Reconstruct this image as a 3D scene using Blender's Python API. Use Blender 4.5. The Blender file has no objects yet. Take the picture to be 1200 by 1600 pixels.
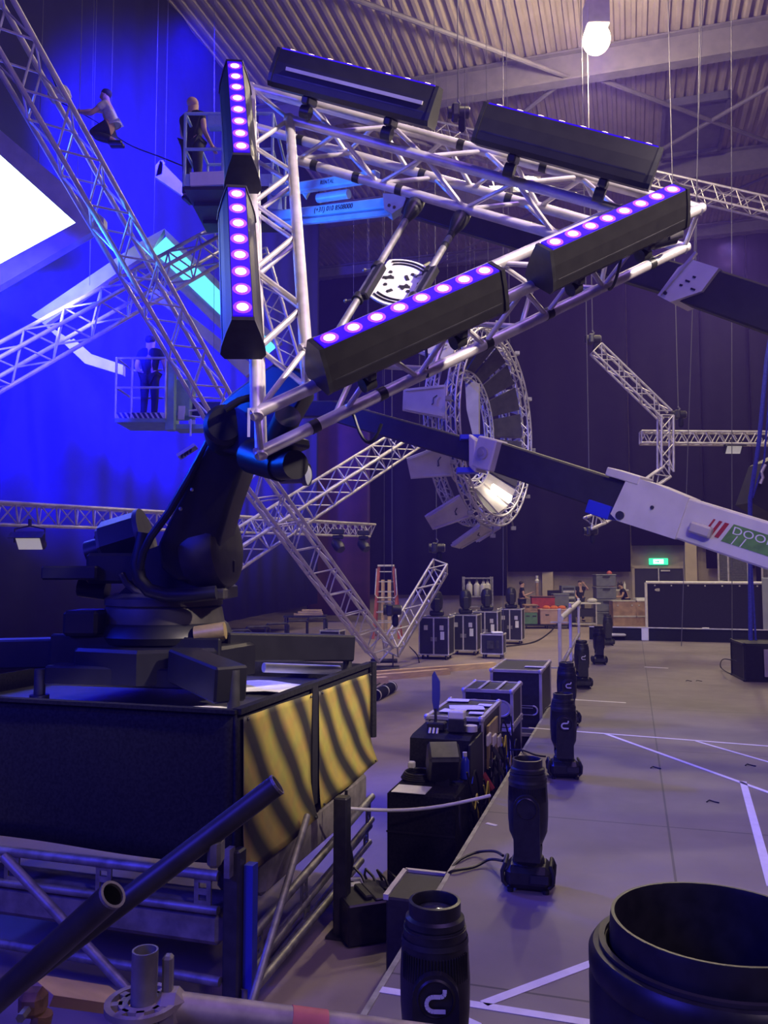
import bpy, bmesh, math, random
from mathutils import Vector, Matrix, Quaternion
random.seed(7)
S = bpy.context.scene
COL = S.collection
V = Vector
PI = math.pi

# ------------------------------------------------------------------ camera, world, lights, exposure
FPX = 1290.0
CAM = V((0, 0, 2.25))
PITCH = math.radians(3.99)
cd = bpy.data.cameras.new('camera'); cam = bpy.data.objects.new('camera', cd); COL.objects.link(cam)
cd.sensor_fit = 'HORIZONTAL'; cd.sensor_width = 36.0; cd.lens = 36.0 * FPX / 1200.0
cd.clip_start = 0.05; cd.clip_end = 200
cam.location = CAM; cam.rotation_euler = (PI / 2 + PITCH, 0, 0)
S.camera = cam
S.view_settings.view_transform = 'Standard'; S.view_settings.look = 'None'
S.view_settings.gamma = 1; S.view_settings.exposure = 0.0
S.view_settings.use_curve_mapping = False
S.cycles.max_bounces = 6; S.cycles.diffuse_bounces = 3; S.cycles.glossy_bounces = 3
S.cycles.sample_clamp_indirect = 4.0

def P(px, py, d):
    """world point on the sight line of a picture position, d metres ahead of the camera"""
    cp, sp = math.cos(PITCH), math.sin(PITCH)
    x = (px - 600) / FPX; u = (800 - py) / FPX
    r = V((x, cp - u * sp, sp + u * cp))
    return CAM + r * (d / r.y)
def PZ(px, py, z):
    a = P(px, py, 1.0) - CAM
    return CAM + a * ((z - CAM.z) / a.z)
EN = V((.958, -.287, 0)).normalized(); EU = V((.287, .958, 0)).normalized(); EZ = V((0, 0, 1))
def NU(n, u, z=0.0): return EN * n + EU * u + EZ * z
def toNU(p): return (p.dot(EN), p.dot(EU))
HEAD = math.atan2(EU.y, EU.x) - PI / 2       # heading of the stage edge

W = bpy.data.worlds.new('world'); S.world = W; W.use_nodes = True
bg = W.node_tree.nodes['Background']; bg.inputs[0].default_value = (.10, .075, .24, 1); bg.inputs[1].default_value = 0.36
wv = W.node_tree.nodes.new('ShaderNodeVolumeScatter'); wv.inputs['Color'].default_value = (.22, .13, 1, 1)  # white haze coloured blue, so the blue light sits in its colour
wv.inputs['Density'].default_value = 0.0
HAZE = 0.005
if HAZE > 0:
    wv.inputs['Density'].default_value = HAZE; wv.inputs['Anisotropy'].default_value = .3
    W.node_tree.links.new(wv.outputs[0], W.node_tree.nodes['World Output'].inputs['Volume'])

def area(name, loc, target, size, power, color, spread=180):
    l = bpy.data.lights.new(name, 'AREA'); l.shape = 'DISK'; l.size = size; l.energy = power; l.color = color
    l.spread = math.radians(spread)
    o = bpy.data.objects.new(name, l); COL.objects.link(o); o.location = loc
    o.rotation_euler = (V(target) - V(loc)).to_track_quat('-Z', 'Y').to_euler(); return o
def spot(name, loc, target, angle, power, color, blend=.6, size=.15):
    l = bpy.data.lights.new(name, 'SPOT'); l.energy = power; l.color = color
    l.spot_size = math.radians(angle); l.spot_blend = blend; l.shadow_soft_size = size
    o = bpy.data.objects.new(name, l); COL.objects.link(o); o.location = loc
    o.rotation_euler = (V(target) - V(loc)).to_track_quat('-Z', 'Y').to_euler(); return o
WARM = (1, .80, .58)
# the hall's high-bay lamps (one of them in view), warm; most hang at the far end, so the near sides of things stay dark
for i, (n, u, p) in enumerate([(-1.0, 14, 520), (9, 27, 420), (1, 31, 640), (-4, 25, 330), (4, 36, 520)]):
    area('high_bay_light', NU(n, u, 15.6), NU(n, u, 0), .6, p, WARM)
# blue stage wash lights hung on the left, out of the picture
spot('blue_left_light', NU(-8.0, 8, 6.0), NU(-12.6, 15.5, 6.0), 54, 95000, (.003, .003, 1), .7, .4)
spot('blue_left_light', NU(-8.4, 10, 6.5), NU(-12.8, 21.5, 6.8), 36, 230000, (.003, .003, 1), .7, .4)
spot('blue_left_light', NU(-7.0, 12, 11.5), NU(-12.5, 20, 11), 80, 44000, (.006, .004, 1), 1.0, .4)
spot('blue_left_light', NU(-8.5, 8, 7), NU(-1.0, 7.0, .8), 40, 4500, (.010, .025, 1), .6, .2)
spot('blue_left_light', NU(-9.6, 7, 9.5), P(190, 390, 12), 38, 4500, (.02, .05, 1), .7, .2)  # added to tint the long left truss blue
spot('blue_side_light', NU(-6.5, 2.0, 4.2), NU(-.9, 6.0, 1.1), 44, 700, (.006, .02, 1), .7, .15)
spot('blue_edge_light', NU(-7.2, 4.6, 4.6), NU(-.9, 4.7, 4.0), 36, 1700, (.0, .09, 1), .5, .15)
spot('blue_left_light', NU(-9, 4, 6.5), NU(-2.2, 5.2, 1.6), 50, 1300, (.02, .03, 1), .6, .2)
area('blue_front_fill', NU(-6, -4, 6), NU(-1, 8, 2), 3, 600, (.05, .04, 1))  # unseen blue fill added from the front to turn the black cloth navy
# added violet fill, unseen, as ambient light for the whole room
area('violet_fill_light', NU(4, 2, 14), NU(3, 14, 0), 5, 620, (.45, .25, 1))
# white work light on the triangle, then other white lights
spot('white_light', NU(6.5, 2.4, 8.6), NU(-.6, 4.75, 4.2), 25, 8000, (1, .82, .76), .5, .25)
spot('white_light', NU(4, 8, 14.5), NU(-.3, 19.5, 6), 52, 3600, (1, .88, .78), .7, .3)  # unseen fill added to brighten the turbine and the far trusses
spot('white_light', NU(2.5, -3, 7), P(1090, 800, 9.2), 20, 1500, (1, .85, .80), .8, .25)
spot('blue_left_light', NU(-9.5, 8, 5.5), P(520, 305, 12), 20, 4500, (.03, .22, 1), .6, .2)  # added in place of the blue that the screens throw on the jib
area('white_light', NU(5.5, -3.5, 7.5), NU(.5, 6, 3.2), 0.8, 70, (.95, .74, 1), 120)

# ------------------------------------------------------------------ materials
def mat(name, col, rough=.6, metal=0.0, nscale=0, namt=0.0, col2=None, emit=None, estr=0.0, spec=.5, bump=0.0, stretch=None):
    m = bpy.data.materials.new(name); m.use_nodes = True
    nt = m.node_tree; b = nt.nodes['Principled BSDF']
    b.inputs['Base Color'].default_value = (*col, 1); b.inputs['Roughness'].default_value = rough
    b.inputs['Metallic'].default_value = metal; b.inputs['Specular IOR Level'].default_value = spec
    if nscale:
        tc = nt.nodes.new('ShaderNodeTexCoord'); nz = nt.nodes.new('ShaderNodeTexNoise')
        nz.inputs['Scale'].default_value = nscale; nz.inputs['Detail'].default_value = 5
        src = tc.outputs['Object']
        if stretch:
            mp = nt.nodes.new('ShaderNodeMapping'); mp.inputs['Scale'].default_value = stretch
            nt.links.new(src, mp.inputs[0]); src = mp.outputs[0]
        nt.links.new(src, nz.inputs['Vector'])
        mx = nt.nodes.new('ShaderNodeMix'); mx.data_type = 'RGBA'
        c2 = col2 or tuple(c * (1 - namt) for c in col)
        mx.inputs[6].default_value = (*col, 1); mx.inputs[7].default_value = (*c2, 1)
        rp = nt.nodes.new('ShaderNodeValToRGB'); rp.color_ramp.elements[0].position = .38; rp.color_ramp.elements[1].position = .66
        nt.links.new(nz.outputs['Fac'], rp.inputs[0]); nt.links.new(rp.outputs[0], mx.inputs[0])
        nt.links.new(mx.outputs[2], b.inputs['Base Color'])
        if bump:
            bp = nt.nodes.new('ShaderNodeBump'); bp.inputs['Strength'].default_value = bump; bp.inputs['Distance'].default_value = .01
            nt.links.new(nz.outputs['Fac'], bp.inputs['Height']); nt.links.new(bp.outputs[0], b.inputs['Normal'])
    if emit:
        b.inputs['Emission Color'].default_value = (*emit, 1); b.inputs['Emission Strength'].default_value = estr
    return m
M = {}
M['alu'] = mat('brushed_aluminium', (.74, .70, .69), .40, .45, 9, .25)
M['alu_far'] = mat('dull_aluminium', (.68, .65, .64), .42, .4, 6, .25)
M['alu_blue'] = M['alu_far']
M['steel'] = mat('galvanised_steel', (.34, .33, .33), .5, .55, 14, .45, bump=.15)
M['steel_dark'] = mat('dark_steel', (.07, .07, .075), .45, .5, 10, .4)
M['black'] = mat('black_plastic', (.024, .024, .026), .40, 0, 25, .4)
M['black_soft'] = mat('black_matt_paint', (.014, .014, .016), .6, 0, 20, .3)
M['bar_body'] = mat('dark_grey_anodised', (.020, .019, .020), .45, .2, 14, .25)
M['robot'] = mat('robot_black_paint', (.010, .010, .014), .42, 0, 8, .3, spec=.35)
M['robot_grey'] = mat('robot_dark_grey_casting', (.055, .05, .047), .5, .2, 8, .35)
M['fabric'] = mat('black_molton_cloth', (.022, .022, .026), .95, 0, 60, .4, spec=.1)
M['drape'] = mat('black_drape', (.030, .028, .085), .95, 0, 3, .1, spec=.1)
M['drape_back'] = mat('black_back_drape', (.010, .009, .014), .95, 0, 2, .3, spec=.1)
M['case'] = mat('flight_case_laminate', (.022, .022, .028), .5, 0, 30, .35)
M['white_metal'] = mat('white_paint', (.72, .70, .68), .45, 0, 5, .15)
M['fin'] = mat('painted_white_fin', (.62, .59, .55), .55, 0, 3, .2)
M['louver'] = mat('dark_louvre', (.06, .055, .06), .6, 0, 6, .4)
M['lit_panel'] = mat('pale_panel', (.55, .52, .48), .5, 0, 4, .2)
M['paper'] = mat('white_paper', (.8, .8, .82), .7, 0, 8, .08)
M['tape'] = mat('white_tape', (.82, .8, .82), .5, 0, 12, .1)
M['logo'] = mat('white_print', (.75, .75, .78), .5)
M['wood'] = mat('pale_timber', (.78, .56, .30), .6, 0, 5, .25, stretch=(1, 1, 12))
M['crate'] = mat('plywood_crate', (.42, .27, .17), .65, 0, 4, .35)
M['red'] = mat('red_plastic', (.40, .05, .05), .5, 0, 6, .25)
M['orange'] = mat('orange_cloth', (.7, .16, .03), .7, 0, 20, .3)
M['ladder_red'] = mat('red_fibreglass', (.45, .09, .06), .5, 0, 8, .25)
M['grey_bin'] = mat('grey_plastic', (.17, .18, .21), .55, 0, 6, .2)
M['green_box'] = mat('green_plastic', (.12, .26, .14), .5, 0, 6, .2)
M['concrete_block'] = mat('rough_concrete', (.27, .24, .235), .9, 0, 9, .45, bump=.5)
M['skin'] = mat('skin', (.55, .33, .25), .6)
M['hair'] = mat('dark_hair', (.03, .02, .015), .7, 0, 60, .4)
M['shirt'] = mat('black_shirt', (.014, .014, .018), .85, 0, 30, .3)
M['shirt_white'] = mat('pale_shirt', (.6, .58, .58), .8, 0, 20, .2)
M['denim'] = mat('dark_trousers', (.02, .022, .035), .85, 0, 40, .3)
M['cable'] = mat('black_cable', (.012, .012, .013), .5)
M['wire'] = mat('steel_wire', (.12, .115, .13), .6, .2)
M['rope_blue'] = mat('blue_rope', (.05, .06, .45), .7, 0, 40, .3)
M['lift_white'] = mat('lift_white_paint', (.75, .73, .70), .45, 0, 3, .15)
M['lift_blue'] = mat('lift_blue_lit_metal', (.35, .5, .8), .45, 0, 5, .2)  # blue light on the upper jib and basket put into their colour
M['lift_green'] = mat('lift_grey_green_paint', (.25, .42, .33), .5, 0, 5, .25)
M['lift_dark'] = mat('lift_dark_steel', (.030, .026, .027), .6, .0, 5, .3)
M['banner_green'] = mat('green_print', (.14, .33, .07), .6, 0, 12, .3)
M['red_print'] = mat('dark_red_print', (.38, .025, .03), .6)
M['cyan_led'] = mat('cyan_led_panel', (.05, .25, .4), .4, emit=(.12, .75, 1), estr=1.6)
M['white_led'] = mat('white_led_panel', (.8, .8, .8), .4, emit=(.72, .95, 1), estr=5.0)
M['led_frame'] = mat('pale_grey_frame', (.46, .45, .50), .6, 0, 3, .2)
M['led_lens'] = mat('lit_violet_led', (.8, .6, 1), .3, emit=(1, .62, 1), estr=5.0)
M['led_strip'] = mat('violet_glowing_cover', (.03, .01, .12), .3, emit=(.03, .0, 1), estr=.85)
M['led_halo'] = mat('violet_led_halo', (.3, .1, .6), .3, emit=(.14, .0, 1), estr=1.7)
M['lamp_glow'] = mat('lit_warm_lamp', (1, .9, .7), .4, emit=(1, .80, .52), estr=34)
M['flood_glass'] = mat('floodlight_glass', (.6, .58, .55), .15, 0, emit=(1, .93, .9), estr=.25)
M['work_glow'] = mat('lit_work_lamp', (1, .95, .9), .4, emit=(1, .86, .7), estr=14)
M['exit_green'] = mat('lit_green_sign', (.05, .5, .3), .4, emit=(.03, .75, .38), estr=1.5)
M['exit_white'] = mat('lit_white_sign', (.9, 1, .95), .4, emit=(.85, 1, .92), estr=2.6)
M['lens_glass'] = mat('dark_lens_glass', (.03, .03, .04), .08)
M['yellow'] = mat('yellow', (.6, .5, .05), .6)
M['dome'] = mat('pale_gas_bottle', (.52, .50, .46), .5, 0, 4, .15)
M['brass'] = mat('worn_brass', (.55, .42, .18), .4, .6, 8, .3)
M['pink_tape'] = mat('faded_red_tape', (.75, .2, .16), .6, 0, 20, .2)

# ------------------------------------------------------------------ mesh builder and scene tree
class MB:
    def __init__(s): s.v = []; s.f = []; s.mi = []; s.m = 0
    def face(s, idx): s.f.append(tuple(idx)); s.mi.append(s.m)
    def add(s, vs, fs):
        o = len(s.v); s.v += [V(p) for p in vs]
        for f in fs: s.face([i + o for i in f])
        return s
    def frame(s, d):
        d = d.normalized(); a = EZ if abs(d.z) < .9 else V((1, 0, 0))
        x = d.cross(a).normalized(); return x, x.cross(d).normalized()
    def tube(s, a, b, r, n=8, r2=None, cap=True):
        a = V(a); b = V(b); d = b - a
        if d.length < 1e-6: return s
        x, y = s.frame(d); r2 = r if r2 is None else r2
        vs = []
        for p, q in ((a, r), (b, r2)):
            for i in range(n):
                t = 2 * PI * i / n; vs.append(p + x * math.cos(t) * q + y * math.sin(t) * q)
        fs = [(i, (i + 1) % n, n + (i + 1) % n, n + i) for i in range(n)]
        if cap: fs += [tuple(range(n - 1, -1, -1)), tuple(range(n, 2 * n))]
        return s.add(vs, fs)
    def pipe(s, a, b, r, ri, n=16):
        """hollow open tube"""
        a = V(a); b = V(b); x, y = s.frame(b - a); vs = []
        for p, q in ((a, r), (b, r), (b, ri), (a, ri)):
            for i in range(n):
                t = 2 * PI * i / n; vs.append(p + x * math.cos(t) * q + y * math.sin(t) * q)
        fs = []
        for k in range(4):
            k2 = (k + 1) % 4
            fs += [(k * n + i, k * n + (i + 1) % n, k2 * n + (i + 1) % n, k2 * n + i) for i in range(n)]
        return s.add(vs, fs)
    def path(s, pts, r, n=6, closed=False):
        pts = [V(p) for p in pts]; N = len(pts); rings = []; px = None
        for i, p in enumerate(pts):
            if closed: d = pts[(i + 1) % N] - pts[i - 1]
            else: d = pts[min(i + 1, N - 1)] - pts[max(i - 1, 0)]
            d.normalize()
            if px is None: x, y = s.frame(d)
            else:
                x = (px - d * px.dot(d)).normalized(); y = x.cross(d)
            px = x
            rr = r[i] if isinstance(r, (list, tuple)) else r
            rings.append([p + x * math.cos(2 * PI * k / n) * rr + y * math.sin(2 * PI * k / n) * rr for k in range(n)])
        vs = [q for R in rings for q in R]; fs = []
        for i in range(N if closed else N - 1):
            j = (i + 1) % N
            fs += [(i * n + k, i * n + (k + 1) % n, j * n + (k + 1) % n, j * n + k) for k in range(n)]
        if not closed: fs += [tuple(range(n - 1, -1, -1)), tuple((N - 1) * n + k for k in range(n))]
        return s.add(vs, fs)
    def box(s, c, sz, ax=None, bev=0.0):
        ax = ax or (V((1, 0, 0)), V((0, 1, 0)), EZ); c = V(c)
        h = [q / 2 for q in sz]
        if bev <= 0:
            vs = [c + ax[0] * h[0] * i + ax[1] * h[1] * j + ax[2] * h[2] * k for k in (-1, 1) for j in (-1, 1) for i in (-1, 1)]
            return s.add(vs, [(0, 2, 3, 1), (4, 5, 7, 6), (0, 1, 5, 4), (2, 6, 7, 3), (0, 4, 6, 2), (1, 3, 7, 5)])
        b = min(bev, *[q * .95 for q in h]); vs = []; idx = {}
        for i in (-1, 1):
            for j in (-1, 1):
                for k in (-1, 1):
                    sg = (i, j, k)
                    for a in range(3):
                        o = [sg[q] * (h[q] if q == a else h[q] - b) for q in range(3)]
                        idx[(sg, a)] = len(vs); vs.append(c + ax[0] * o[0] + ax[1] * o[1] + ax[2] * o[2])
        fs = []
        for a in range(3):
            b1, b2 = (a + 1) % 3, (a + 2) % 3
            for sg in (-1, 1):
                q = []
                for u, w in ((-1, -1), (1, -1), (1, 1), (-1, 1)):
                    t = [0, 0, 0]; t[a] = sg; t[b1] = u; t[b2] = w; q.append(idx[(tuple(t), a)])
                fs.append(tuple(q if sg > 0 else q[::-1]))
            for u in (-1, 1):
                for w in (-1, 1):
                    t0 = [0, 0, 0]; t1 = [0, 0, 0]
                    t0[a] = -1; t1[a] = 1; t0[b1] = t1[b1] = u; t0[b2] = t1[b2] = w
                    t0 = tuple(t0); t1 = tuple(t1)
                    fs.append((idx[(t0, b1)], idx[(t1, b1)], idx[(t1, b2)], idx[(t0, b2)]))
        for i in (-1, 1):
            for j in (-1, 1):
                for k in (-1, 1): fs.append(tuple(idx[((i, j, k), a)] for a in range(3)))
        return s.add(vs, fs)
    def bar(s, a, b, w, h, up=EZ, bev=0.0):
        a = V(a); b = V(b); d = (b - a); L = d.length; d.normalize()
        x = d.cross(V(up)).normalized(); z = x.cross(d).normalized()
        return s.box((a + b) / 2, (w, L, h), (x, d, z), bev)
    def prism(s, poly, ext):
        poly = [V(p) for p in poly]; ext = V(ext); n = len(poly)
        return s.add(poly + [p + ext for p in poly], [tuple(range(n - 1, -1, -1)), tuple(range(n, 2 * n))] +
                     [(i, (i + 1) % n, n + (i + 1) % n, n + i) for i in range(n)])
    def lathe(s, o, axis, prof, n=24, cap=True, sx=1.0, sy=1.0, xdir=None):
        o = V(o); axis = V(axis).normalized()
        if xdir is None: x, y = s.frame(axis)
        else: x = V(xdir); y = axis.cross(x)
        vs = []
        for r, t in prof:
            for i in range(n):
                a = 2 * PI * i / n; vs.append(o + axis * t + x * math.cos(a) * r * sx + y * math.sin(a) * r * sy)
        fs = []
        for k in range(len(prof) - 1):
            fs += [(k * n + i, k * n + (i + 1) % n, (k + 1) * n + (i + 1) % n, (k + 1) * n + i) for i in range(n)]
        if cap: fs += [tuple(range(n - 1, -1, -1)), tuple((len(prof) - 1) * n + i for i in range(n))]
        return s.add(vs, fs)
    def ball(s, c, r, n=10, sc=(1, 1, 1)):
        prof = [(max(.001, math.sin(PI * k / n)) * r, -math.cos(PI * k / n) * r * sc[2]) for k in range(n + 1)]
        return s.lathe(c, EZ, prof, n * 2, True, sc[0], sc[1], V((1, 0, 0)))
    def grid(s, fn, nu, nv):
        vs = [fn(i / nu, j / nv) for j in range(nv + 1) for i in range(nu + 1)]; w = nu + 1
        return s.add(vs, [(j * w + i, j * w + i + 1, (j + 1) * w + i + 1, (j + 1) * w + i) for j in range(nv) for i in range(nu)])
    def mesh(s, name, mats, org):
        me = bpy.data.meshes.new(name); me.from_pydata([tuple(p - org) for p in s.v], [], s.f)
        for m in mats: me.materials.append(m)
        if len(mats) > 1: me.polygons.foreach_set('material_index', s.mi)
        bm = bmesh.new(); bm.from_mesh(me); bmesh.ops.recalc_face_normals(bm, faces=bm.faces); bm.to_mesh(me); bm.free()
        return me
def wloc(o):
    p = V((0, 0, 0))
    while o is not None: p += o.location; o = o.parent
    return p
def part(name, mb, m, parent=None, smooth=False, org=None, label=None, sharp=35):
    mats = m if isinstance(m, (list, tuple)) else [m]
    base = wloc(parent) if parent is not None else V((0, 0, 0))
    if parent is None:
        if org is None:
            lo = [min(p[i] for p in mb.v) for i in range(3)]; hi = [max(p[i] for p in mb.v) for i in range(3)]
            org = V(((lo[0] + hi[0]) / 2, (lo[1] + hi[1]) / 2, lo[2]))
        base = V(org)
    me = mb.mesh(name, mats, base)
    if smooth:
        me.polygons.foreach_set('use_smooth', [True] * len(me.polygons)); me.set_sharp_from_angle(angle=math.radians(sharp))
    o = bpy.data.objects.new(name, me); COL.objects.link(o)
    if parent is not None: o.parent = parent
    else: o.location = base
    if label: o['label'] = label
    return o
def thing(name, label, cat, loc, group=None):
    o = bpy.data.objects.new(name, None); COL.objects.link(o); o.location = V(loc); o.empty_display_size = .1
    o['label'] = label; o['category'] = cat
    if group: o['group'] = group
    return o
def single(name, label, cat, mb, m, smooth=False, group=None, kind=None, org=None):
    o = part(name, mb, m, None, smooth, org); o['label'] = label; o['category'] = cat
    if group: o['group'] = group
    if kind: o['kind'] = kind
    return o
def struct(name, mb, m, smooth=False, label=None):
    o = part(name, mb, m, None, smooth); o['kind'] = 'structure'
    if label: o['label'] = label
    return o
def copy_tree(o, parent=None):
    c = o.copy(); COL.objects.link(c)
    if parent is not None: c.parent = parent; c.matrix_parent_inverse = o.matrix_parent_inverse.copy()
    for ch in list(o.children): copy_tree(ch, c)
    return c
def text(name, body, size, mtx, m, parent, ext=.002, sx=1.0):
    cu = bpy.data.curves.new(name, 'FONT'); cu.body = body; cu.size = size; cu.extrude = ext; cu.materials.append(m)
    cu.space_character = 1.05
    o = bpy.data.objects.new(name, cu); COL.objects.link(o); o.parent = parent
    me = bpy.data.meshes.new_from_object(o.evaluated_get(bpy.context.evaluated_depsgraph_get()))
    bpy.data.objects.remove(o); o = bpy.data.objects.new(name, me); COL.objects.link(o); o.parent = parent
    mm = mtx.copy(); mm.translation = mtx.translation - wloc(parent); o.matrix_local = mm @ Matrix.Diagonal((sx, 1, 1, 1))
    return o
def axes_mtx(o, x, y, z):
    m = Matrix((x, y, z)).transposed().to_4x4(); m.translation = o; return m

# ------------------------------------------------------------------ the hall
CZ = 17.5
def seam_mat(name, c1, c2, cm, w, h, rough, mort=.004):
    m = mat(name, c1, rough); nt = m.node_tree; b = nt.nodes['Principled BSDF']
    tc = nt.nodes.new('ShaderNodeTexCoord'); br = nt.nodes.new('ShaderNodeTexBrick')
    br.offset = 0; br.inputs['Scale'].default_value = 1; br.inputs['Mortar Size'].default_value = mort
    br.inputs['Brick Width'].default_value = w; br.inputs['Row Height'].default_value = h
    nz = nt.nodes.new('ShaderNodeTexNoise'); nz.inputs['Scale'].default_value = .55; nz.inputs['Detail'].default_value = 9; nz.inputs['Roughness'].default_value = .65
    mx = nt.nodes.new('ShaderNodeMix'); mx.data_type = 'RGBA'; mx.inputs[6].default_value = (*c1, 1); mx.inputs[7].default_value = (*c2, 1)
    rp = nt.nodes.new('ShaderNodeValToRGB'); rp.color_ramp.elements[0].position = .35; rp.color_ramp.elements[1].position = .68
    nt.links.new(tc.outputs['Object'], nz.inputs['Vector']); nt.links.new(nz.outputs['Fac'], rp.inputs[0]); nt.links.new(rp.outputs[0], mx.inputs[0])
    nt.links.new(tc.outputs['Object'], br.inputs['Vector']); br.inputs['Mortar'].default_value = (*cm, 1)
    nt.links.new(mx.outputs[2], br.inputs['Color1']); nt.links.new(mx.outputs[2], br.inputs['Color2'])
    nt.links.new(br.outputs['Color'], b.inputs['Base Color'])
    nt2 = nt.nodes.new('ShaderNodeTexNoise'); nt2.inputs['Scale'].default_value = 3.0
    mr = nt.nodes.new('ShaderNodeMapRange'); mr.inputs[3].default_value = rough - .1; mr.inputs[4].default_value = rough + .15
    nt.links.new(tc.outputs['Object'], nt2.inputs['Vector']); nt.links.new(nt2.outputs['Fac'], mr.inputs[0]); nt.links.new(mr.outputs[0], b.inputs['Roughness'])
    return m
M['hall_floor'] = seam_mat('hall_concrete_floor', (.34, .27, .25), (.22, .175, .17), (.16, .13, .12), 30, 30, .62)
M['stage_floor'] = seam_mat('stage_plywood_floor', (.20, .165, .165), (.125, .10, .105), (.05, .04, .05), 2.44, 2.36, .5, .007)
def slab(name, n0, n1, u0, u1, z0, z1, m):
    mb = MB(); c = NU((n0 + n1) / 2, (u0 + u1) / 2, 0)
    mb.box(V((0, 0, (z0 + z1) / 2)), (n1 - n0, u1 - u0, z1 - z0))
    o = part(name, mb, m, None, org=V((0, 0, 0))); o.location = c; o.rotation_euler = (0, 0, HEAD); o['kind'] = 'structure'; return o
slab('floor', -22, 30, -6, 41, -.2, 0, M['hall_floor'])
stage = slab('floor_stage', -.98, 16, .6, 20.3, .5, .6, M['stage_floor'])
st = slab('trim_1', -1.0, -.975, .6, 20.3, .5, .602, M['steel'])
sb = MB()
for k in range(9):
    u = 1 + k * 2.4
    for n in (-.9, 4.0, 9): sb.box(NU(n, u, .25), (.06, .06, .5), (EN, EU, EZ))
struct('trim_2', sb, M['steel'])
kb = MB(); kb.box(NU(7.5, 20.35, .45), (17, .06, .9), (EN, EU, EZ)); struct('trim_3', kb, M['fabric'])
kb = MB(); kb.box(NU(7.5, 20.31, .9), (17, .03, .025), (EN, EU, EZ)); struct('trim_4', kb, M['alu_far'])
for k, px in enumerate((1008, 1103)):
    p = P(px, 995, 19.4); single('kick_plate', 'pale upright bracket on the black kickboard at the far stage edge, ' + ('left' if k == 0 else 'right') + ' one', 'bracket',
        MB().box(V((p.x, p.y, .75)), (.16, .05, .3), (EN, EU, EZ), .01), M['white_metal'], group='kickboard brackets')
# walls
M['wall'] = mat('painted_blockwork_wall', (.34, .29, .235), .85, 0, 2, .2)
wb = MB(); wb.box(NU(3, 40.4, CZ / 2), (52, .3, CZ), (EN, EU, EZ)); struct('wall_back', wb, M['wall'])
wb = MB(); wb.box(NU(-18.2, 17.5, CZ / 2), (.3, 46, CZ), (EN, EU, EZ)); struct('wall_left', wb, M['drape_back'])
wb = MB(); wb.box(NU(29, 17.5, CZ / 2), (.3, 46, CZ), (EN, EU, EZ)); struct('wall_right', wb, M['wall'])
# corrugated roof deck
M['deck'] = mat('corrugated_roof_deck', (.34, .28, .25), .7, .1, 1.2, .2)
cb = MB(); n = -18.0; pts = []
while n < 29:
    pts += [(n, CZ), (n + .10, CZ), (n + .14, CZ + .09), (n + .26, CZ + .09), (n + .30, CZ)]; n += .30
vs = []
for (n, z) in pts: vs += [NU(n, -6, z), NU(n, 40.5, z)]
cb.add(vs, [(2 * i, 2 * i + 1, 2 * i + 3, 2 * i + 2) for i in range(len(pts) - 1)])
struct('ceiling', cb, M['deck'])
M['girder'] = mat('roof_steel', (.20, .18, .21), .6, .2, 3, .2)
def ibeam(name, a, b, h, w):
    mb = MB(); a = V(a); b = V(b)
    mb.bar(a, b, w, .05); mb.bar(a - EZ * h, b - EZ * h, w, .05); mb.bar(a - EZ * h / 2, b - EZ * h / 2, .04, h)
    return struct(name, mb, M['girder'])
for i, u in enumerate((16.5, 24.0, 31.5, 38.2)):
    ibeam('trim_%d' % (10 + i), NU(-18, u, CZ - .05), NU(29, u, CZ - .05), .85 if i < 3 else .5, .4)
rb = MB()
for n0 in (-9, -1, 7, 15):
    rb.tube(NU(n0, 24, CZ - .75), NU(n0 + 7.5, 31.5, CZ - .75), .07)
    rb.tube(NU(n0 + 7.5, 24, CZ - .75), NU(n0, 31.5, CZ - .75), .07)
    rb.tube(NU(n0, 16.5, CZ - .75), NU(n0 + 7.5, 24, CZ - .75), .07)
    rb.tube(NU(n0 + 7.5, 31.5, CZ - .6), NU(n0, 38.2, CZ - .6), .06)
struct('trim_20', rb, M['girder'])
# roof hatch: darker recess framed with steel
hc = P(1083, 172, 27.0); hn, hu = toNU(V((hc.x, hc.y, 0)))
hb = MB(); hb.box(NU(hn, hu + .3, CZ - .06), (1.9, 3.4, .1), (EN, EU, EZ))
for s_ in (-1, 1):
    hb.box(NU(hn + s_ * .98, hu + .3, CZ - .14), (.1, 3.6, .26), (EN, EU, EZ)); hb.box(NU(hn, hu + .3 + s_ * 1.75, CZ - .14), (2.0, .1, .26), (EN, EU, EZ))
struct('trim_21', hb, mat('roof_hatch_panel', (.10, .09, .15), .7, 0, 4, .2))
# drapes
def drape(name, label, a, b, z0, z1, m, folds=1.0, amp=.06, nv=6, zfun=None, group=None):
    a = V(a); b = V(b); L = (b - a).length; d = (b - a).normalized(); nrm = d.cross(EZ)
    N = max(12, int(L * 6)); mb = MB()
    def f(i, j):
        s_ = i * L; zz = z0 if zfun is None else zfun(i)
        o = math.sin(s_ * 5.1 * folds + 1.3 * math.sin(s_ * .9)) * amp + math.sin(s_ * 1.7) * amp * .6
        p = a + d * s_ + nrm * o; return V((p.x, p.y, zz + (z1 - zz) * j))
    mb.grid(f, N, nv)
    o = single(name, label, 'curtain', mb, m, True, group)
    md = o.modifiers.new('thickness', 'SOLIDIFY'); md.thickness = .012
    return o
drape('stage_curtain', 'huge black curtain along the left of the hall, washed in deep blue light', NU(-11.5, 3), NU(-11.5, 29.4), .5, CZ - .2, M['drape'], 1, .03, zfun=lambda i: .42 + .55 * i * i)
drape('stage_curtain', 'black backdrop curtain behind the stepladder and flight cases, hem close to the floor', NU(-18, 39.7), NU(-5.75, 39.7), 1.0, CZ - .1, M['drape_back'], .8, .07)
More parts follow.
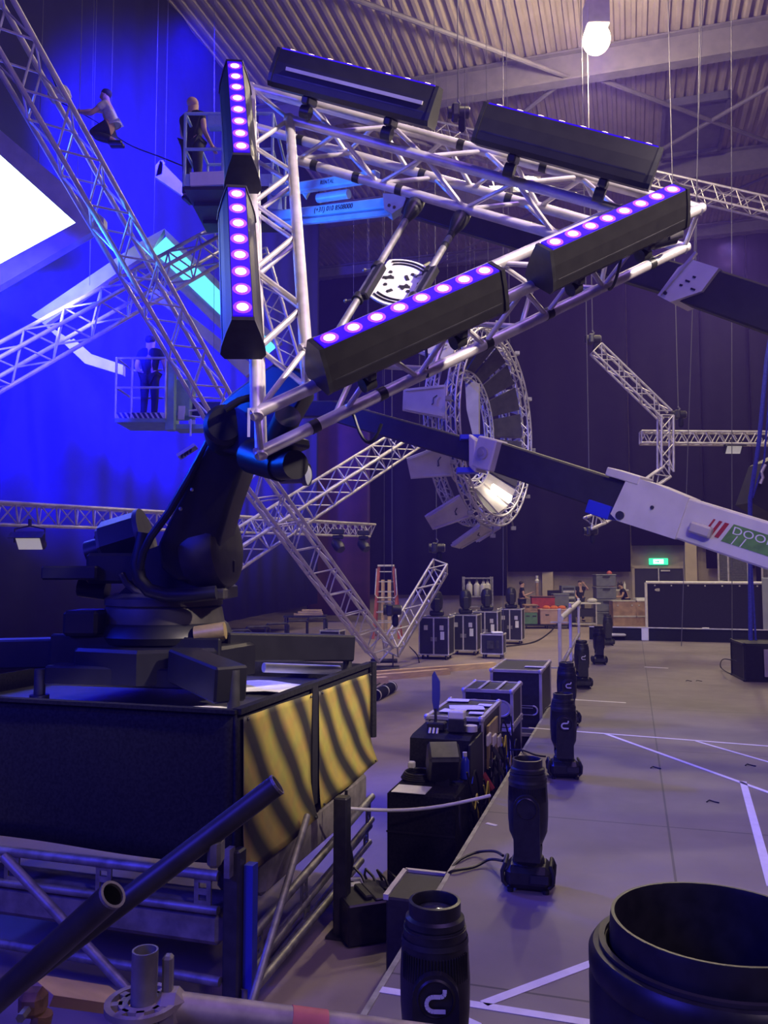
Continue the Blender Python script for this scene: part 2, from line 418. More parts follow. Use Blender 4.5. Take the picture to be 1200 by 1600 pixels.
drape('stage_curtain', 'tall black backdrop curtain behind the hanging turbine, hem above the pale wall', NU(-5.7, 39.7), NU(-.05, 39.7), 2.15, CZ - .1, M['drape_back'], .8, .07)
drape('stage_curtain', 'black backdrop curtain ending just above the exit sign', NU(0, 39.7), NU(3.15, 39.7), 3.35, CZ - .1, M['drape_back'], .8, .06)
drape('stage_curtain', 'black curtain right of the exit door, reaching lower behind the mesh panel', NU(3.2, 39.7), NU(5.2, 39.7), 2.3, CZ - .1, M['drape_back'], .8, .07)
drape('stage_curtain', 'black curtain at the far right edge behind the tall pale box', NU(5.25, 39.7), NU(28, 39.7), .4, CZ - .1, M['drape_back'], .8, .07)
drape('stage_curtain', 'dull dark red curtain strip behind the lowest truss cross', P(480, 880, 35.5), P(578, 880, 35.5), .3, 9.2, mat('dull_red_drape', (.05, .012, .016), .9, 0, 2, .3), 1, .05)
# columns on the back wall
for i, (px, z) in enumerate(((852, 2.6), (1080, 3.5))):
    p = P(px, 900, 38.2 if i == 0 else 37.4); nn, uu = toNU(p)
    struct('trim_%d' % (30 + i), MB().box(NU(nn, 40.0, z / 2), (.5, .5, z), (EN, EU, EZ)), mat('column_paint', (.50, .42, .31), .8, 0, 2, .15))
# double exit door
dc = P(1030, 920, 37.8); dn, du = toNU(dc)
fb = MB()
for s_ in (-1, 1): fb.box(NU(dn + s_ * 1.12, 40.2, 1.18), (.12, .2, 2.36), (EN, EU, EZ))
fb.box(NU(dn, 40.2, 2.36), (2.36, .2, .12), (EN, EU, EZ))
door = struct('door_1', fb, mat('door_frame_paint', (.42, .36, .30), .7, 0, 3, .1))
lb = MB()
for s_ in (-1, 1): lb.box(NU(dn + s_ * .53, 40.18, 1.15), (1.04, .06, 2.3), (EN, EU, EZ), .005)
part('leaf', lb, mat('dark_door_leaf', (.02, .02, .03), .6, 0, 3, .2), door)
part('centre_strip', MB().box(NU(dn, 40.13, 1.2), (.05, .04, 2.2), (EN, EU, EZ)), M['alu_far'], door)
part('closer', MB().box(NU(dn + .3, 40.1, 2.2), (.4, .06, .07), (EN, EU, EZ)), M['alu_far'], door)
ex = NU(dn + .0, 40.05, 2.62)
t = thing('exit_sign', 'lit green exit sign above the dark double door', 'sign', ex)
part('housing', MB().box(ex, (.84, .12, .30), (EN, EU, EZ), .02), M['exit_green'], t)
part('face', MB().box(ex - EU * .065, (.44, .02, .2), (EN, EU, EZ)), M['exit_white'], t)
eb = MB(); o_ = ex - EU * .08
eb.prism([o_ + EN * a + EZ * b for a, b in ((-.16, .02), (-.04, .02), (-.04, .07), (.05, 0), (-.04, -.07), (-.04, -.02), (-.16, -.02))], -EU * .006)
eb.ball(o_ + EN * .12 + EZ * .06, .022, 6); eb.bar(o_ + EN * .12 + EZ * .04, o_ + EN * .1 - EZ * .02, .03, .01, EU); eb.bar(o_ + EN * .1 - EZ * .02, o_ + EN * .06 - EZ * .07, .02, .01, EU); eb.bar(o_ + EN * .1 - EZ * .02, o_ + EN * .15 - EZ * .07, .02, .01, EU)
part('pictogram', eb, M['exit_green'], t)

# ------------------------------------------------------------------ triangular truss frame held by the robot
def lattice_zig(mb, a0, a1, b0, b1, n, r, k=5, start=0, post=False):
    """zigzag bracing between chord a and chord b"""
    a0, a1, b0, b1 = V(a0), V(a1), V(b0), V(b1)
    for i in range(n):
        p = (a0 if (i + start) % 2 == 0 else b0).lerp(a1 if (i + start) % 2 == 0 else b1, i / n)
        q = (b0 if (i + start) % 2 == 0 else a0).lerp(b1 if (i + start) % 2 == 0 else a1, (i + 1) / n)
        mb.tube(p, q, r, k, cap=False)
TR = Matrix(((0.9934, -0.0446, -0.1055), (0.0952, 0.8337, 0.544), (0.0637, -0.5504, 0.8324)))
TT = V((0.13238, 4.55410, 4.25463)); TS = 3.0; TW = .2407; TH = .2654
def TL(x, y, z): return TR @ V((x, y, z)) + TT
R0 = TS / math.sqrt(3)
def tri(rad, y): return [TL(rad * math.cos(math.radians(a)), y, rad * math.sin(math.radians(a))) for a in (120, 0, 240)]
ao, ai, bo, bi = tri(R0, 0), tri(R0 - 2 * TW, 0), tri(R0, TH), tri(R0 - 2 * TW, TH)
frame_t = thing('triangle_truss', 'big bright triangular aluminium truss frame carrying the violet light bars', 'truss', TL(0, 0, 0))
CR = .0305
for vv, lab in ((ao, 'a'), (ai, 'b'), (bo, 'c'), (bi, 'd')):
    for k in range(3):
        p, q = vv[k], vv[(k + 1) % 3]; d = (q - p).normalized() * CR * .9
        mb = MB(); mb.tube(p - d, q + d, CR, 16); part('chord', mb, M['alu'], frame_t, True)
BRR = .0145
def brace(p, q): part('brace', MB().tube(p, q, BRR, 10), M['alu'], frame_t, True)
for k in range(3):
    k2 = (k + 1) % 3
    for (c, d, n, st) in ((ao, ai, 7, 0), (bo, bi, 7, 1), (ao, bo, 9, 0), (ai, bi, 7, 1)):
        # common run between the corner blocks
        c0, c1, d0, d1 = c[k], c[k2], d[k], d[k2]; u = (c1 - c0).normalized()
        if c is ao and d is bo: t0, t1 = .16, .84
        elif c is ai: t0, t1 = .02, .98
        else: t0, t1 = None, None
        if t0 is None:
            e = TW * math.sqrt(3)
            s0, s1 = c0 + u * e, c1 - u * e; w0, w1 = d0, d1
        else:
            s0, s1 = c0.lerp(c1, t0), c0.lerp(c1, t1); w0, w1 = d0.lerp(d1, t0), d0.lerp(d1, t1)
        for i in range(n):
            A = (s0, s1) if (i + st) % 2 == 0 else (w0, w1); B = (w0, w1) if (i + st) % 2 == 0 else (s0, s1)
            brace(A[0].lerp(A[1], i / n), B[0].lerp(B[1], (i + 1) / n))
    # corner pieces
    for vv in ((ao, bo), (ai, bi)): brace(vv[0][k], vv[1][k])
    brace(ao[k], ai[k]) if k != 1 else None
# black tape wraps and clamps on the chords
def wrap(p, q, t, r=CR * 1.12, L=.045):
    d = (q - p).normalized(); c = p.lerp(q, t); part('tape_wrap', MB().tube(c - d * L / 2, c + d * L / 2, r, 14), M['black'], frame_t, True)
for (p, q, t) in ((bo[2], bo[1], .1), (bo[2], bo[1], .235), (bo[2], bo[1], .47), (bo[2], bo[1], .9), (bi[0], bi[1], .08), (bi[0], bi[1], .36), (bi[0], bi[1], .22), (bo[0], bo[1], .12),
                  (bo[0], bo[1], .42), (bo[0], bo[1], .62), (ai[2], ai[1], .02), (bo[2], bo[1], .62), (ao[0], ao[1], .5), (ao[0], ao[1], .68)): wrap(p, q, t)
# pale gaffer tail at the lower left corner
part('tape_tail', MB().box(ao[2] + V((-.03, -.03, -.05)), (.012, .004, .13)), M['tape'], frame_t)

# ------------------------------------------------------------------ LED bars (eight cells each)
def bar_proto():
    t = thing('light_bar', 'x', 'stage light', (0, 0, 0), 'violet light bars on the triangle')
    mb = MB(); sec = [(-.047, 0), (.047, 0), (.060, .04), (.072, .075), (.092, .15), (.098, .195), (.080, .222), (-.080, .222), (-.098, .195), (-.092, .15), (-.072, .075), (-.060, .04)]
    mb.prism([V((-.5, y, z)) for z, y in sec], V((1.0, 0, 0))); part('housing', mb, M['bar_body'], t)
    for s_ in (-1, 1):
        mb = MB(); mb.prism([V((s_ * .5, y * 1.02 - .006, z * 1.06)) for z, y in sec], V((s_ * .022, 0, 0))); part('end_cap', mb, M['black'], t)
    mb = MB(); mb.box((0, -.004, 0), (.985, .008, .088)); part('front_cover', mb, M['led_strip'], t)
    for k in range(8):
        x = -.4375 + .125 * k
        part('lens', MB().lathe((x, -.004, 0), (0, -1, 0), [(.027, 0), (.026, .005), (.018, .009), (.006, .011)], 14), M['led_lens'], t, True)
        part('lens_halo', MB().lathe((x, -.004, 0), (0, -1, 0), [(.043, 0), (.042, .004), (.030, .005)], 14), M['led_halo'], t)  # glow around the lens drawn as a flat emissive ring
    mb = MB()
    for k in (-1, 1): mb.box((0, .15, k * .090), (.96, .008, .006), bev=0)
    part('groove', mb, M['steel_dark'], t)
    for s_ in (-1, 1):
        mb = MB(); mb.box((s_ * .27, .245, 0), (.05, .05, .15), bev=.01); mb.tube((s_ * .27, .25, -.02), (s_ * .27, .30, -.02), .018, 10); mb.lathe((s_ * .27 - .03, .31, -.02), (1, 0, 0), [(.04, 0), (.04, .06)], 12); part('bracket', mb, M['black'], t, True)
    return t
def tri_plane(px, py, y):
    o = TR.transposed() @ (CAM - TT); d = TR.transposed() @ (P(px, py, 1) - CAM); s_ = (y - o.y) / d.y; return o + d * s_
bars = [  # first LED, last LED, local plane, tilt about the bar, label
    ((367, 105), (377, 230), -.30, -4, 'upright light bar at the top of the triangle left side'),
    ((370, 305), (379, 482), -.30, -5, 'upright light bar low on the triangle left side, ending above the robot arm'),
    ((458, 82), (668, 134), -.34, 33, 'black light bar seen from below on top of the triangle, pale strip along its side'),
    ((780, 168), (1013, 228), -.34, 33, 'black light bar seen from below at the top right, under the hall lamp'),
    ((515, 530), (757, 425), -.24, -8, 'slanted light bar low on the triangle in front of the white emblem'),
    ((867, 380), (1050, 298), -.24, -8, 'slanted light bar at the right tip of the triangle')]
proto = bar_proto(); Yl = V((0, 1, 0))
for i, (a, b, y, tilt, lab) in enumerate(bars):
    p = tri_plane(*a, y); q = tri_plane(*b, y); d = (q - p); L = d.length; d.normalize(); c = (p + q) / 2
    out = V((c.x, 0, c.z)); out = (out - d * out.dot(d)).normalized()
    ty = (Yl * math.cos(math.radians(tilt)) - out * math.sin(math.radians(tilt))).normalized()
    x = d; yy = ty; z = x.cross(yy).normalized()
    o = proto if i == 0 else copy_tree(proto)
    o['label'] = lab
    R3 = TR @ Matrix((x, yy, z)).transposed()
    m4 = R3.to_4x4() @ Matrix.Diagonal((L / .875, 1, 1, 1)); m4.translation = TR @ c + TT
    o.matrix_basis = m4
    print('bar', i, round(L, 2), [round(v, 2) for v in c])
    if i == 2:
        mb = MB(); mb.box((0.02, .105, -.090), (.88, .020, .012))
        # the pale strip sits on the side turned to the viewer
        o2 = part('side_strip', mb, M['white_metal'], None, org=V((0, 0, 0))); o2.parent = o; STRIP = o2
# two clamped poles across the open triangle, with the white emblem plate between
def tp(px, py, y=TH + .05): return TR @ tri_plane(px, py, y) + TT
p1a, p1b = tp(650, 318), tp(486, 588); p2a, p2b = tp(722, 338), tp(590, 560)
for i, (a, b, lab) in enumerate(((p1a, p1b, 'long clamped steel pole crossing the open triangle, left of the emblem plate'), (p2a, p2b, 'clamped steel pole crossing the open triangle, right of the emblem plate'))):
    t = thing('clamp_pole', lab, 'pole', a, 'poles inside the triangle'); d = (b - a).normalized()
    part('pole', MB().tube(a, b, .0215, 14), M['steel'], t, True)
    x, y = MB().frame(d)
    part('top_clamp', MB().lathe(a - d * .03, d, [(.03, -.06), (.05, -.02), (.055, .05), (.05, .12), (.03, .2), (.024, .24)], 14), M['black'], t, True)
    for s_ in (.42, .60) if i == 0 else (.44, .62):
        c = a.lerp(b, s_); k = MB(); k.tube(c - d * .022, c + d * .022, .034, 14); part('collar', k, M['black'], t, True)
        k = MB(); k.tube(c + x * .03, c + x * .085, .006, 8); k.ball(c + x * .09, .012, 5); part('wing_bolt', k, M['steel'], t, True)
    k = MB(); k.bar(a.lerp(b, .42) - x * .035, a.lerp(b, .60) - x * .035, .05, .05, x, .008); part('clamp_arm', k, M['black'], t)
    if i == 1:
        for s_ in (.08, .16, .24): c = a.lerp(b, s_); part('tape_wrap', MB().tube(c - d * .02, c + d * .02, .0235, 14), M['black'], t, True)
# emblem plate
ec = tp(626, 441, TH + .10); exd = (TR @ (tri_plane(590, 497, TH) - tri_plane(652, 385, TH))).normalized(); en = TR @ V((0, 1, 0)); eyd = en.cross(exd).normalized()
def EP(a, b, h=0.0): return ec + exd * a * .225 + eyd * b * .225 - en * h
t = thing('emblem_plate', 'round-ended white plate with black emblem held between the two poles', 'sign', ec)
poly = []
for k in range(41):
    a = 2 * PI * k / 40; x_ = math.cos(a) * 1.0; y_ = max(-.62, min(.62, math.sin(a))); poly.append((x_ if abs(y_) < .62 else x_, y_))
part('plate', MB().prism([EP(a, b, 0) for a, b in poly[:-1]], en * .012), M['paper'], t)
for r_ in (.88, .76):
    for sg in (-1, 1):
        mk = MB(); a0 = 0 if sg > 0 else PI; A = [EP(r_ * math.cos(a0 + math.radians(s_)), r_ * math.sin(a0 + math.radians(s_)), .004) for s_ in range(-34, 35, 4)]
        mk.path(A, .006, 6); part('arc_line', mk, M['black'], t)
for (x0, y0, r_) in ((.25, .34, .05), (.3, -.3, .05), (-.3, .38, .05), (-.42, -.2, .05), (-.1, -.46, .04)):
    part('dot', MB().lathe(EP(x0, y0, 0), -en, [(r_ * .225, 0), (r_ * .225, .006)], 10), M['black'], t)
for (x0, y0, x1, y1) in ((.05, -.2, .28, -.12), (.12, -.3, .2, -.02), (-.15, .3, .02, .42), (-.1, .22, 0, .5), (.4, .1, .52, .2), (-.3, -.05, -.14, -.16)):
    part('stroke', MB().bar(EP(x0, y0, .004), EP(x1, y1, .004), .018, .006, en), M['black'], t)
k = MB(); k.bar(EP(-.7, .0, -.05), EP(.6, .0, -.05), .1, .07, en, .01); k.tube(EP(-.9, -.25, -.05), EP(-1.55, -.35, -.1), .03, 10)
part('backing_unit', k, M['black'], t)
k = MB(); k.tube(EP(-.1, -.95, -.05), EP(-.1, .95, -.05), .02, 10); part('cross_rod', k, M['steel_dark'], t, True)
# cable loops hanging from the lower chord
for i, (a, b, sag, lab) in enumerate(((tp(548, 630, TH), tp(596, 662, TH), .14, 'black cable loop hanging under the low slanted chord'), (tp(664, 500, .1), tp(668, 590, TH), .02, 'black cable dropping from the slanted light bar to the lower chord'), (tp(970, 405, 0), tp(952, 452, TH), .04, 'thin black cable hanging at the right tip of the triangle'))):
    pts = [a.lerp(b, s_ / 10) - EZ * sag * 4 * (s_ / 10) * (1 - s_ / 10) for s_ in range(11)]
    single('loose_cable', lab, 'cable', MB().path(pts, .009, 6), M['cable'], True, 'cables on the triangle')
p = TR @ tri_plane(1035, 372, TH * .5) + TT
t = thing('clamp_motor', 'small dark cylinder clamped inside the right tip of the triangle', 'clamp', p)
k = MB(); k.tube(p - V((.07, 0, .02)), p + V((.07, 0, .02)), .055, 14); part('body', k, M['steel_dark'], t, True)
part('cap', MB().tube(p + V((.02, -.02, .01)), p + V((.10, -.02, .035)), .045, 14), M['steel'], t, True)

# ------------------------------------------------------------------ robot
rc = NU(*toNU(P(258, 900, 5.65)), 0); rc.z = 0
RB = 1.80   # top of the base frame
rob = thing('industrial_robot', 'large black industrial robot arm with a bulky shoulder, holding the triangle by its lower corner', 'robot', V((rc.x, rc.y, RB - .05)))
def RP(px, py, d=5.65): return P(px, py, d)
def zz(py, d=5.65): return P(600, py, d).z
# pedestal
part('base', MB().lathe((rc.x, rc.y, 0), EZ, [(.30, zz(998)), (.44, zz(1000)), (.46, zz(990)), (.43, zz(975)), (.40, zz(970))], 40), M['robot'], rob, True)
part('turntable', MB().lathe((rc.x, rc.y, 0), EZ, [(.40, zz(978)), (.405, zz(972)), (.385, zz(948)), (.375, zz(946)), (.39, zz(944)), (.39, zz(934)), (.36, zz(930)), (.32, zz(926))], 40), M['robot_grey'], rob, True)
# carousel casting
mb = MB(); c1 = RP(195, 936); 
for y0, y1 in ((-.24, .24),):
    poly = [(180, 936), (352, 936), (352, 918), (330, 905), (325, 870), (255, 850), (222, 862), (210, 905), (188, 925)]
    mb.prism([RP(a, b, 5.42) for a, b in poly], V((0, .46, 0)))
part('carousel', mb, M['robot'], rob)
part('counter_lip', MB().path([RP(a, b, 5.40) for a, b in ((190, 896), (198, 912), (212, 924), (232, 930))], .022, 8), M['robot_grey'], rob, True)
# rear counterbalance unit, pointing left
ca, cb_ = RP(228, 838, 5.75), RP(150, 862, 5.75); dd = (cb_ - ca)
mb = MB(); mb.tube(ca, ca.lerp(cb_, .75), .19, 8); part('counterbalance', mb, M['robot'], rob)
mb = MB(); mb.tube(ca - dd * .03, ca + dd * .06, .20, 24); part('flange', mb, M['robot_grey'], rob, True)
mb = MB(); mb.tube(ca.lerp(cb_, .73), ca.lerp(cb_, .82), .17, 8); part('flange', mb, M['robot_grey'], rob)
mb = MB(); mb.tube(ca.lerp(cb_, .8), ca.lerp(cb_, 1.15), .09, 14); mb.ball(ca.lerp(cb_, 1.0) + V((.02, 0, .10)), .035, 6); part('end_motor', mb, M['robot'], rob, True)
mb = MB(); mb.box(RP(122, 895, 5.5), (.36, .34, .09), bev=.012); part('side_tray', mb, M['robot'], rob)
mb = MB(); mb.box(RP(190, 888, 5.6), (.35, .4, .2), bev=.02); part('rear_casting', mb, M['robot'], rob)
mb = MB(); mb.tube(RP(125, 916, 5.6), RP(168, 922, 5.6), .07, 12); part('rear_motor', mb, M['robot'], rob, True)
# shoulder axis: disc at the right, motor
sh = RP(292, 852, 5.5)
mb = MB(); mb.lathe(RP(336, 858, 5.5), V((1, -.25, .08)), [(.10, -.16), (.25, -.14), (.27, -.06), (.27, .06), (.255, .09), (.21, .105), (.1, .11)], 36); part('shoulder_disc', mb, M['robot_grey'], rob, True)
mb = MB(); mb.box(RP(352, 885, 5.6), (.16, .22, .1), bev=.015); part('junction_box', mb, M['robot'], rob)
mb = MB(); mb.box(RP(327, 928, 5.35), (.22, .12, .07), bev=.01); part('connector_panel', mb, M['robot_grey'], rob)
# big link arm (outline of the casting, real thickness)
def slab_arm(outline, depths, thick, m, name, bev=.03):
    bm = bmesh.new(); vs = [bm.verts.new(P(a, b, d)) for (a, b), d in zip(outline, depths)]
    f = bm.faces.new(vs); r = bmesh.ops.extrude_face_region(bm, geom=[f])
    for e in r['geom']:
        if isinstance(e, bmesh.types.BMVert): e.co += V((thick * .12, thick, thick * .05))
    bmesh.ops.recalc_face_normals(bm, faces=bm.faces)
    bmesh.ops.bevel(bm, geom=[e for e in bm.edges], offset=bev, segments=3, affect='EDGES', profile=.6)
    me = bpy.data.meshes.new(name); base = wloc(rob)
    for v in bm.verts: v.co -= base
    bm.to_mesh(me); bm.free(); me.materials.append(m); me.polygons.foreach_set('use_smooth', [True] * len(me.polygons)); me.set_sharp_from_angle(angle=math.radians(40))
    o = bpy.data.objects.new(name, me); COL.objects.link(o); o.parent = rob; return o
ol = [(246, 850), (262, 815), (300, 738), (330, 682), (352, 640), (392, 640), (398, 690), (378, 735), (362, 780), (346, 835), (335, 885), (312, 908), (275, 908), (250, 888)]
dz = [5.35 - max(0, (880 - b)) / 260 * .45 for a, b in ol]
slab_arm(ol, dz, .30, M['robot'], 'link_arm')
# forearm, rising from the elbow and ending behind the frame's lower corner
fa = P(345, 655, 5.05); fb_ = P(440, 565, 4.75)
ol2 = [(316, 672), (334, 640), (362, 612), (395, 588), (428, 566), (470, 575), (478, 610), (455, 650), (430, 690), (404, 706), (380, 712), (345, 705)]
slab_arm(ol2, [5.0 - (a - 316) / 160 * .55 for a, b in ol2], .26, M['robot'], 'forearm')
mb = MB(); mb.lathe(P(352, 668, 4.88), V((.15, -1, .1)), [(.02, .09), (.10, .085), (.125, .06), (.13, 0), (.13, -.3)], 28); part('elbow_cap', mb, M['robot'], rob, True)
mb = MB(); mb.tube(P(395, 712, 4.55), P(440, 728, 4.30), .10, 20, .085); mb.tube(P(440, 728, 4.30), P(462, 726, 4.18), .075, 20); part('wrist', mb, M['robot'], rob, True)
mb = MB(); mb.tube(P(430, 700, 4.5), P(450, 650, 4.25), .085, 20, .07); part('mounting_flange', mb, M['robot'], rob, True)
mb = MB(); mb.bar(P(420, 712, 4.32), P(470, 690, 4.2), .16, .05, bev=.01); part('mounting_plate', mb, M['steel_dark'], rob)
# name plate on the upper arm edge
npx = P(294, 710, 4.97); u_ = (P(308, 699, 4.97) - P(280, 722, 4.97)).normalized()
mb = MB(); mb.bar(P(279, 714, 4.98), P(306, 697, 4.98), .02, .065, P(296, 690, 5) - P(286, 690, 4.95)); part('name_plate', mb, M['white_metal'], rob, label='white name plate')
mk = MB()
for s_ in (.2, .38, .5, .68): mk.bar(P(279, 714, 4.96).lerp(P(306, 697, 4.96), s_) - V((0, .005, .02)), P(279, 714, 4.96).lerp(P(306, 697, 4.96), s_ + .06) + V((0, -.005, .018)), .01, .012)
part('plate_print', mk, M['black'], rob)
# hoses
hz = [(225, 832), (222, 850), (214, 880), (218, 905), (232, 922), (262, 930), (300, 930), (338, 926)]
part('hose_bundle', MB().path([P(a, b, 5.2) for a, b in hz], .045, 12), M['robot'], rob, True)
hz = [(340, 665), (330, 690), (300, 745), (268, 800), (240, 838), (228, 862), (222, 890)]
part('cable_hose', MB().path([P(a - 4, b, 5.06 - 0 * i + (.12 * i / 6)) for i, (a, b) in enumerate(hz)], .026, 10), M['robot'], rob, True)
hz = [(352, 640), (374, 626), (396, 620), (420, 628), (428, 655)]
part('cable_hose', MB().path([P(a, b, 4.72) for a, b in hz], .022, 10), M['robot'], rob, True)
mb = MB()
for a, b in ((300, 765), (282, 795), (362, 625), (346, 690)): mb.ball(P(a, b, 5.0), .012, 5)
part('bolt', mb, M['steel'], rob)
# brushed cover at the foot of the turntable
mb = MB(); mb.tube(RP(305, 992, 5.3), RP(352, 985, 5.3), .055, 20); part('foot_motor', mb, M['brass'], rob, True)
mb = MB(); mb.box(RP(137, 972, 5.4), (.22, .3, .16), bev=.02); part('terminal_box', mb, M['robot'], rob)

# steel cross base under the robot (outrigger beams) resting on the riser
base = thing('robot_base_frame', 'black steel outrigger frame under the robot with stubby arms', 'frame', V((rc.x, rc.y, 1.5)))
zt = zz(1003)
mb = MB(); mb.lathe((rc.x, rc.y, 0), EZ, [(.62, zz(1052)), (.62, zt - .02), (.6, zt)], 8); part('hub_plate', mb, M['robot'], base)
def beam(name, a, b, w, h):
    mb = MB(); mb.bar(a, b, w, h, EZ, .012); part(name, mb, M['robot'], base)
beam('outrigger_arm', P(345, 1010, 5.6), P(543, 1012, 6.3), .2, .19)
beam('outrigger_arm', P(148, 1018, 5.5), P(-60, 1022, 5.6), .2, .19)
beam('outrigger_arm', P(285, 1038, 5.1), P(362, 1070, 4.62), .2, .2)
beam('outrigger_arm', P(255, 1000, 6.2), P(225, 995, 6.9), .2, .19)
beam('crossbeam', P(82, 1052, 5.25), P(352, 1060, 5.15), .22, .12)
beam('cover_plate', P(80, 1015, 5.35), P(345, 1022, 5.25), .05, .2)
for px, py, d in ((365, 1075, 4.65), (543, 1030, 6.3), (62, 1070, 5.3)):
    mb = MB(); top = P(px, py, d); mb.tube(top + EZ * .1, V((top.x, top.y, 1.44)), .035, 14); mb.lathe((top.x, top.y, 0), EZ, [(.06, 1.42), (.06, 1.46)], 14); part('levelling_foot', mb, M['steel_dark'], base, True)
mb = MB()
for px in (145, 264): mb.bar(P(px, 1018, 5.2), P(px, 1058, 5.2), .012, .012, EN)
part('seam_strip', mb, M['steel'], base)
# white sheets lying on top of the riser

# ------------------------------------------------------------------ black-clad riser box under the robot
c0 = P(370, 1112, 4.3); bn, bu = toNU(c0); BZ1 = c0.z; BZ0 = .76; BW = 2.3; BL = 2.25
def BX(n, u, z): return NU(bn - n, bu + u, z)       # n to the left, u away
box_t = thing('clad_riser', 'long black cloth-clad box that the robot frame stands in, yellow sheets on its side', 'riser', BX(BW / 2, BL / 2, BZ0))
def panel(name, a, b, z0, z1, th, m):
    mb = MB(); L = (b - a).length; d = (b - a).normalized(); nr = d.cross(EZ)
    mb.grid(lambda i, j: V((a.x, a.y, 0)) + d * L * i + nr * (0.012 * math.sin(i * L * 4.2 + j * 2) * (1 - j)) + EZ * (z0 + .012 * math.sin(i * L * 2.6) * (1 - j) + (z1 - z0) * j), 30, 8)
    o = part(name, mb, m, box_t, True); md = o.modifiers.new('t', 'SOLIDIFY'); md.thickness = th; return o
panel('front_panel', BX(BW, 0, 0), BX(0, 0, 0), BZ0, BZ1, .02, M['fabric'])
panel('side_panel', BX(0, 0, 0), BX(0, BL, 0), BZ0 + .02, BZ1, .02, M['fabric'])
panel('rear_panel', BX(0, BL, 0), BX(BW, BL, 0), BZ0, BZ1, .02, M['fabric'])
panel('far_side_panel', BX(BW, BL, 0), BX(BW, 0, 0), BZ0, BZ1, .02, M['fabric'])
mb = MB(); mb.box(BX(BW / 2, BL / 2, 1.38), (BW - .06, BL - .06, .04), (EN, EU, EZ)); part('deck', mb, M['steel_dark'], box_t)
mb = MB(); mb.bar(BX(0, 0, BZ1), BX(0, BL, BZ1), .05, .03); mb.bar(BX(0, 0, BZ1), BX(BW, 0, BZ1), .05, .02); part('top_rail', mb, M['fabric'], box_t)
mb = MB(); mb.bar(BX(-.02, 1.04, BZ1), BX(-.02, 1.04, BZ0 + .02), .012, .09, EU); part('centre_strap', mb, M['black_soft'], box_t)
mb = MB(); mb.tube(BX(-.03, BL - .02, BZ1 + .02), BX(-.03, BL - .02, BZ1 - .55), .03, 8); part('corner_tie', mb, M['fabric'], box_t)
for i, (a, lab) in enumerate((((.55, 1.5), 'crumpled pale sheet inside the robot riser at its back'), ((.35, .35), 'white sheet lying inside the riser near its front corner'), ((1.2, .25), 'pale sheet lying inside the riser under the base frame'))):
    mb = MB(); mb.grid(lambda s_, r_: BX(a[0] - .3 + s_ * .75, a[1] - .22 + r_ * .5, 1.405 + .012 * (1 + math.sin(7 * s_ + 4 * r_))), 8, 6)
    o = single('loose_sheet', lab, 'sheet', mb, M['paper'], True, 'sheets in the riser'); o.modifiers.new('t', 'SOLIDIFY').thickness = .004
rl = P(440, 1042, 6.0); single('rolled_sheet', 'white rolled sheet lying along the back of the riser', 'sheet', MB().tube(P(412, 1043, 6.0), P(530, 1047, 6.35), .035, 14), M['paper'], True)
# yellow warning sheets with sprayed black stripes
ys = mat('sprayed_yellow_sheet', (.62, .50, .075), .6); nt = ys.node_tree; pb = nt.nodes['Principled BSDF']
tc = nt.nodes.new('ShaderNodeTexCoord'); uvm = nt.nodes.new('ShaderNodeMapping'); wv_ = nt.nodes.new('ShaderNodeTexWave')
uvm.inputs['Rotation'].default_value = (0, 0, math.radians(-37)); wv_.inputs['Scale'].default_value = 1.12; wv_.inputs['Distortion'].default_value = .3; wv_.inputs['Detail Scale'].default_value = 1.2; wv_.inputs['Detail'].default_value = 2
rp = nt.nodes.new('ShaderNodeValToRGB'); e = rp.color_ramp.elements; e[0].position = .10; e[0].color = (.035, .032, .028, 1); e[1].position = .88; e[1].color = (.52, .42, .09, 1)
nt.links.new(tc.outputs['UV'], uvm.inputs[0]); nt.links.new(uvm.outputs[0], wv_.inputs['Vector']); nt.links.new(wv_.outputs['Fac'], rp.inputs[0])
nz = nt.nodes.new('ShaderNodeTexNoise'); nz.inputs['Scale'].default_value = 9; mx = nt.nodes.new('ShaderNodeMix'); mx.data_type = 'RGBA'; mx.blend_type = 'MULTIPLY'; mx.inputs[0].default_value = .45
nt.links.new(tc.outputs['UV'], nz.inputs['Vector']); nt.links.new(rp.outputs[0], mx.inputs[6]); nt.links.new(nz.outputs['Color'], mx.inputs[7]); nt.links.new(mx.outputs[2], pb.inputs['Base Color'])
def wsheet(label, u0, u1, zt0, zt1, zb0, zb1, off, curl0, curl1):
    nu, nv = 14, 22; mb = MB()
    def f(i, j):
        uu = u0 + (u1 - u0) * i; zt = zt0 + (zt1 - zt0) * i; zb = zb0 + (zb1 - zb0) * i
        c = max(0, j - .62) / .38; out = off + (curl0 + (curl1 - curl0) * i) * c * c + .006 * math.sin(9 * i + 3 * j)
        p = BX(-out, uu, zt + (zb - zt) * j); return p
    mb.grid(f, nu, nv)
    o = single('warning_sheet', label, 'sheet', mb, ys, True, 'yellow warning sheets')
    uv = o.data.uv_layers.new(name='uv'); w = nu + 1
    for pl in o.data.polygons:
        for li in pl.loop_indices:
            vi = o.data.loops[li].vertex_index; uv.data[li].uv = ((vi % w) / nu * abs(u1 - u0), (vi // w) / nv * -.8)
    o.modifiers.new('t', 'SOLIDIFY').thickness = .003
    t_ = MB()
    for i in (0.04, .96):
        for j in (.02, .98): t_.ball(f(i, j) + EN * .006, .008, 4)
    part('eyelet', t_, M['steel_dark'], None); e_ = bpy.context.scene.objects[-1] if False else COL.objects[-1]
    e_.location = e_.location - o.location; e_.parent = o
    return o
wsheet('yellow sheet with sprayed black stripes nearest the scaffold rail, lower corner curling out', .03, .98, BZ1 - .03, BZ1 - .045, .69, .72, .025, .03, .05)
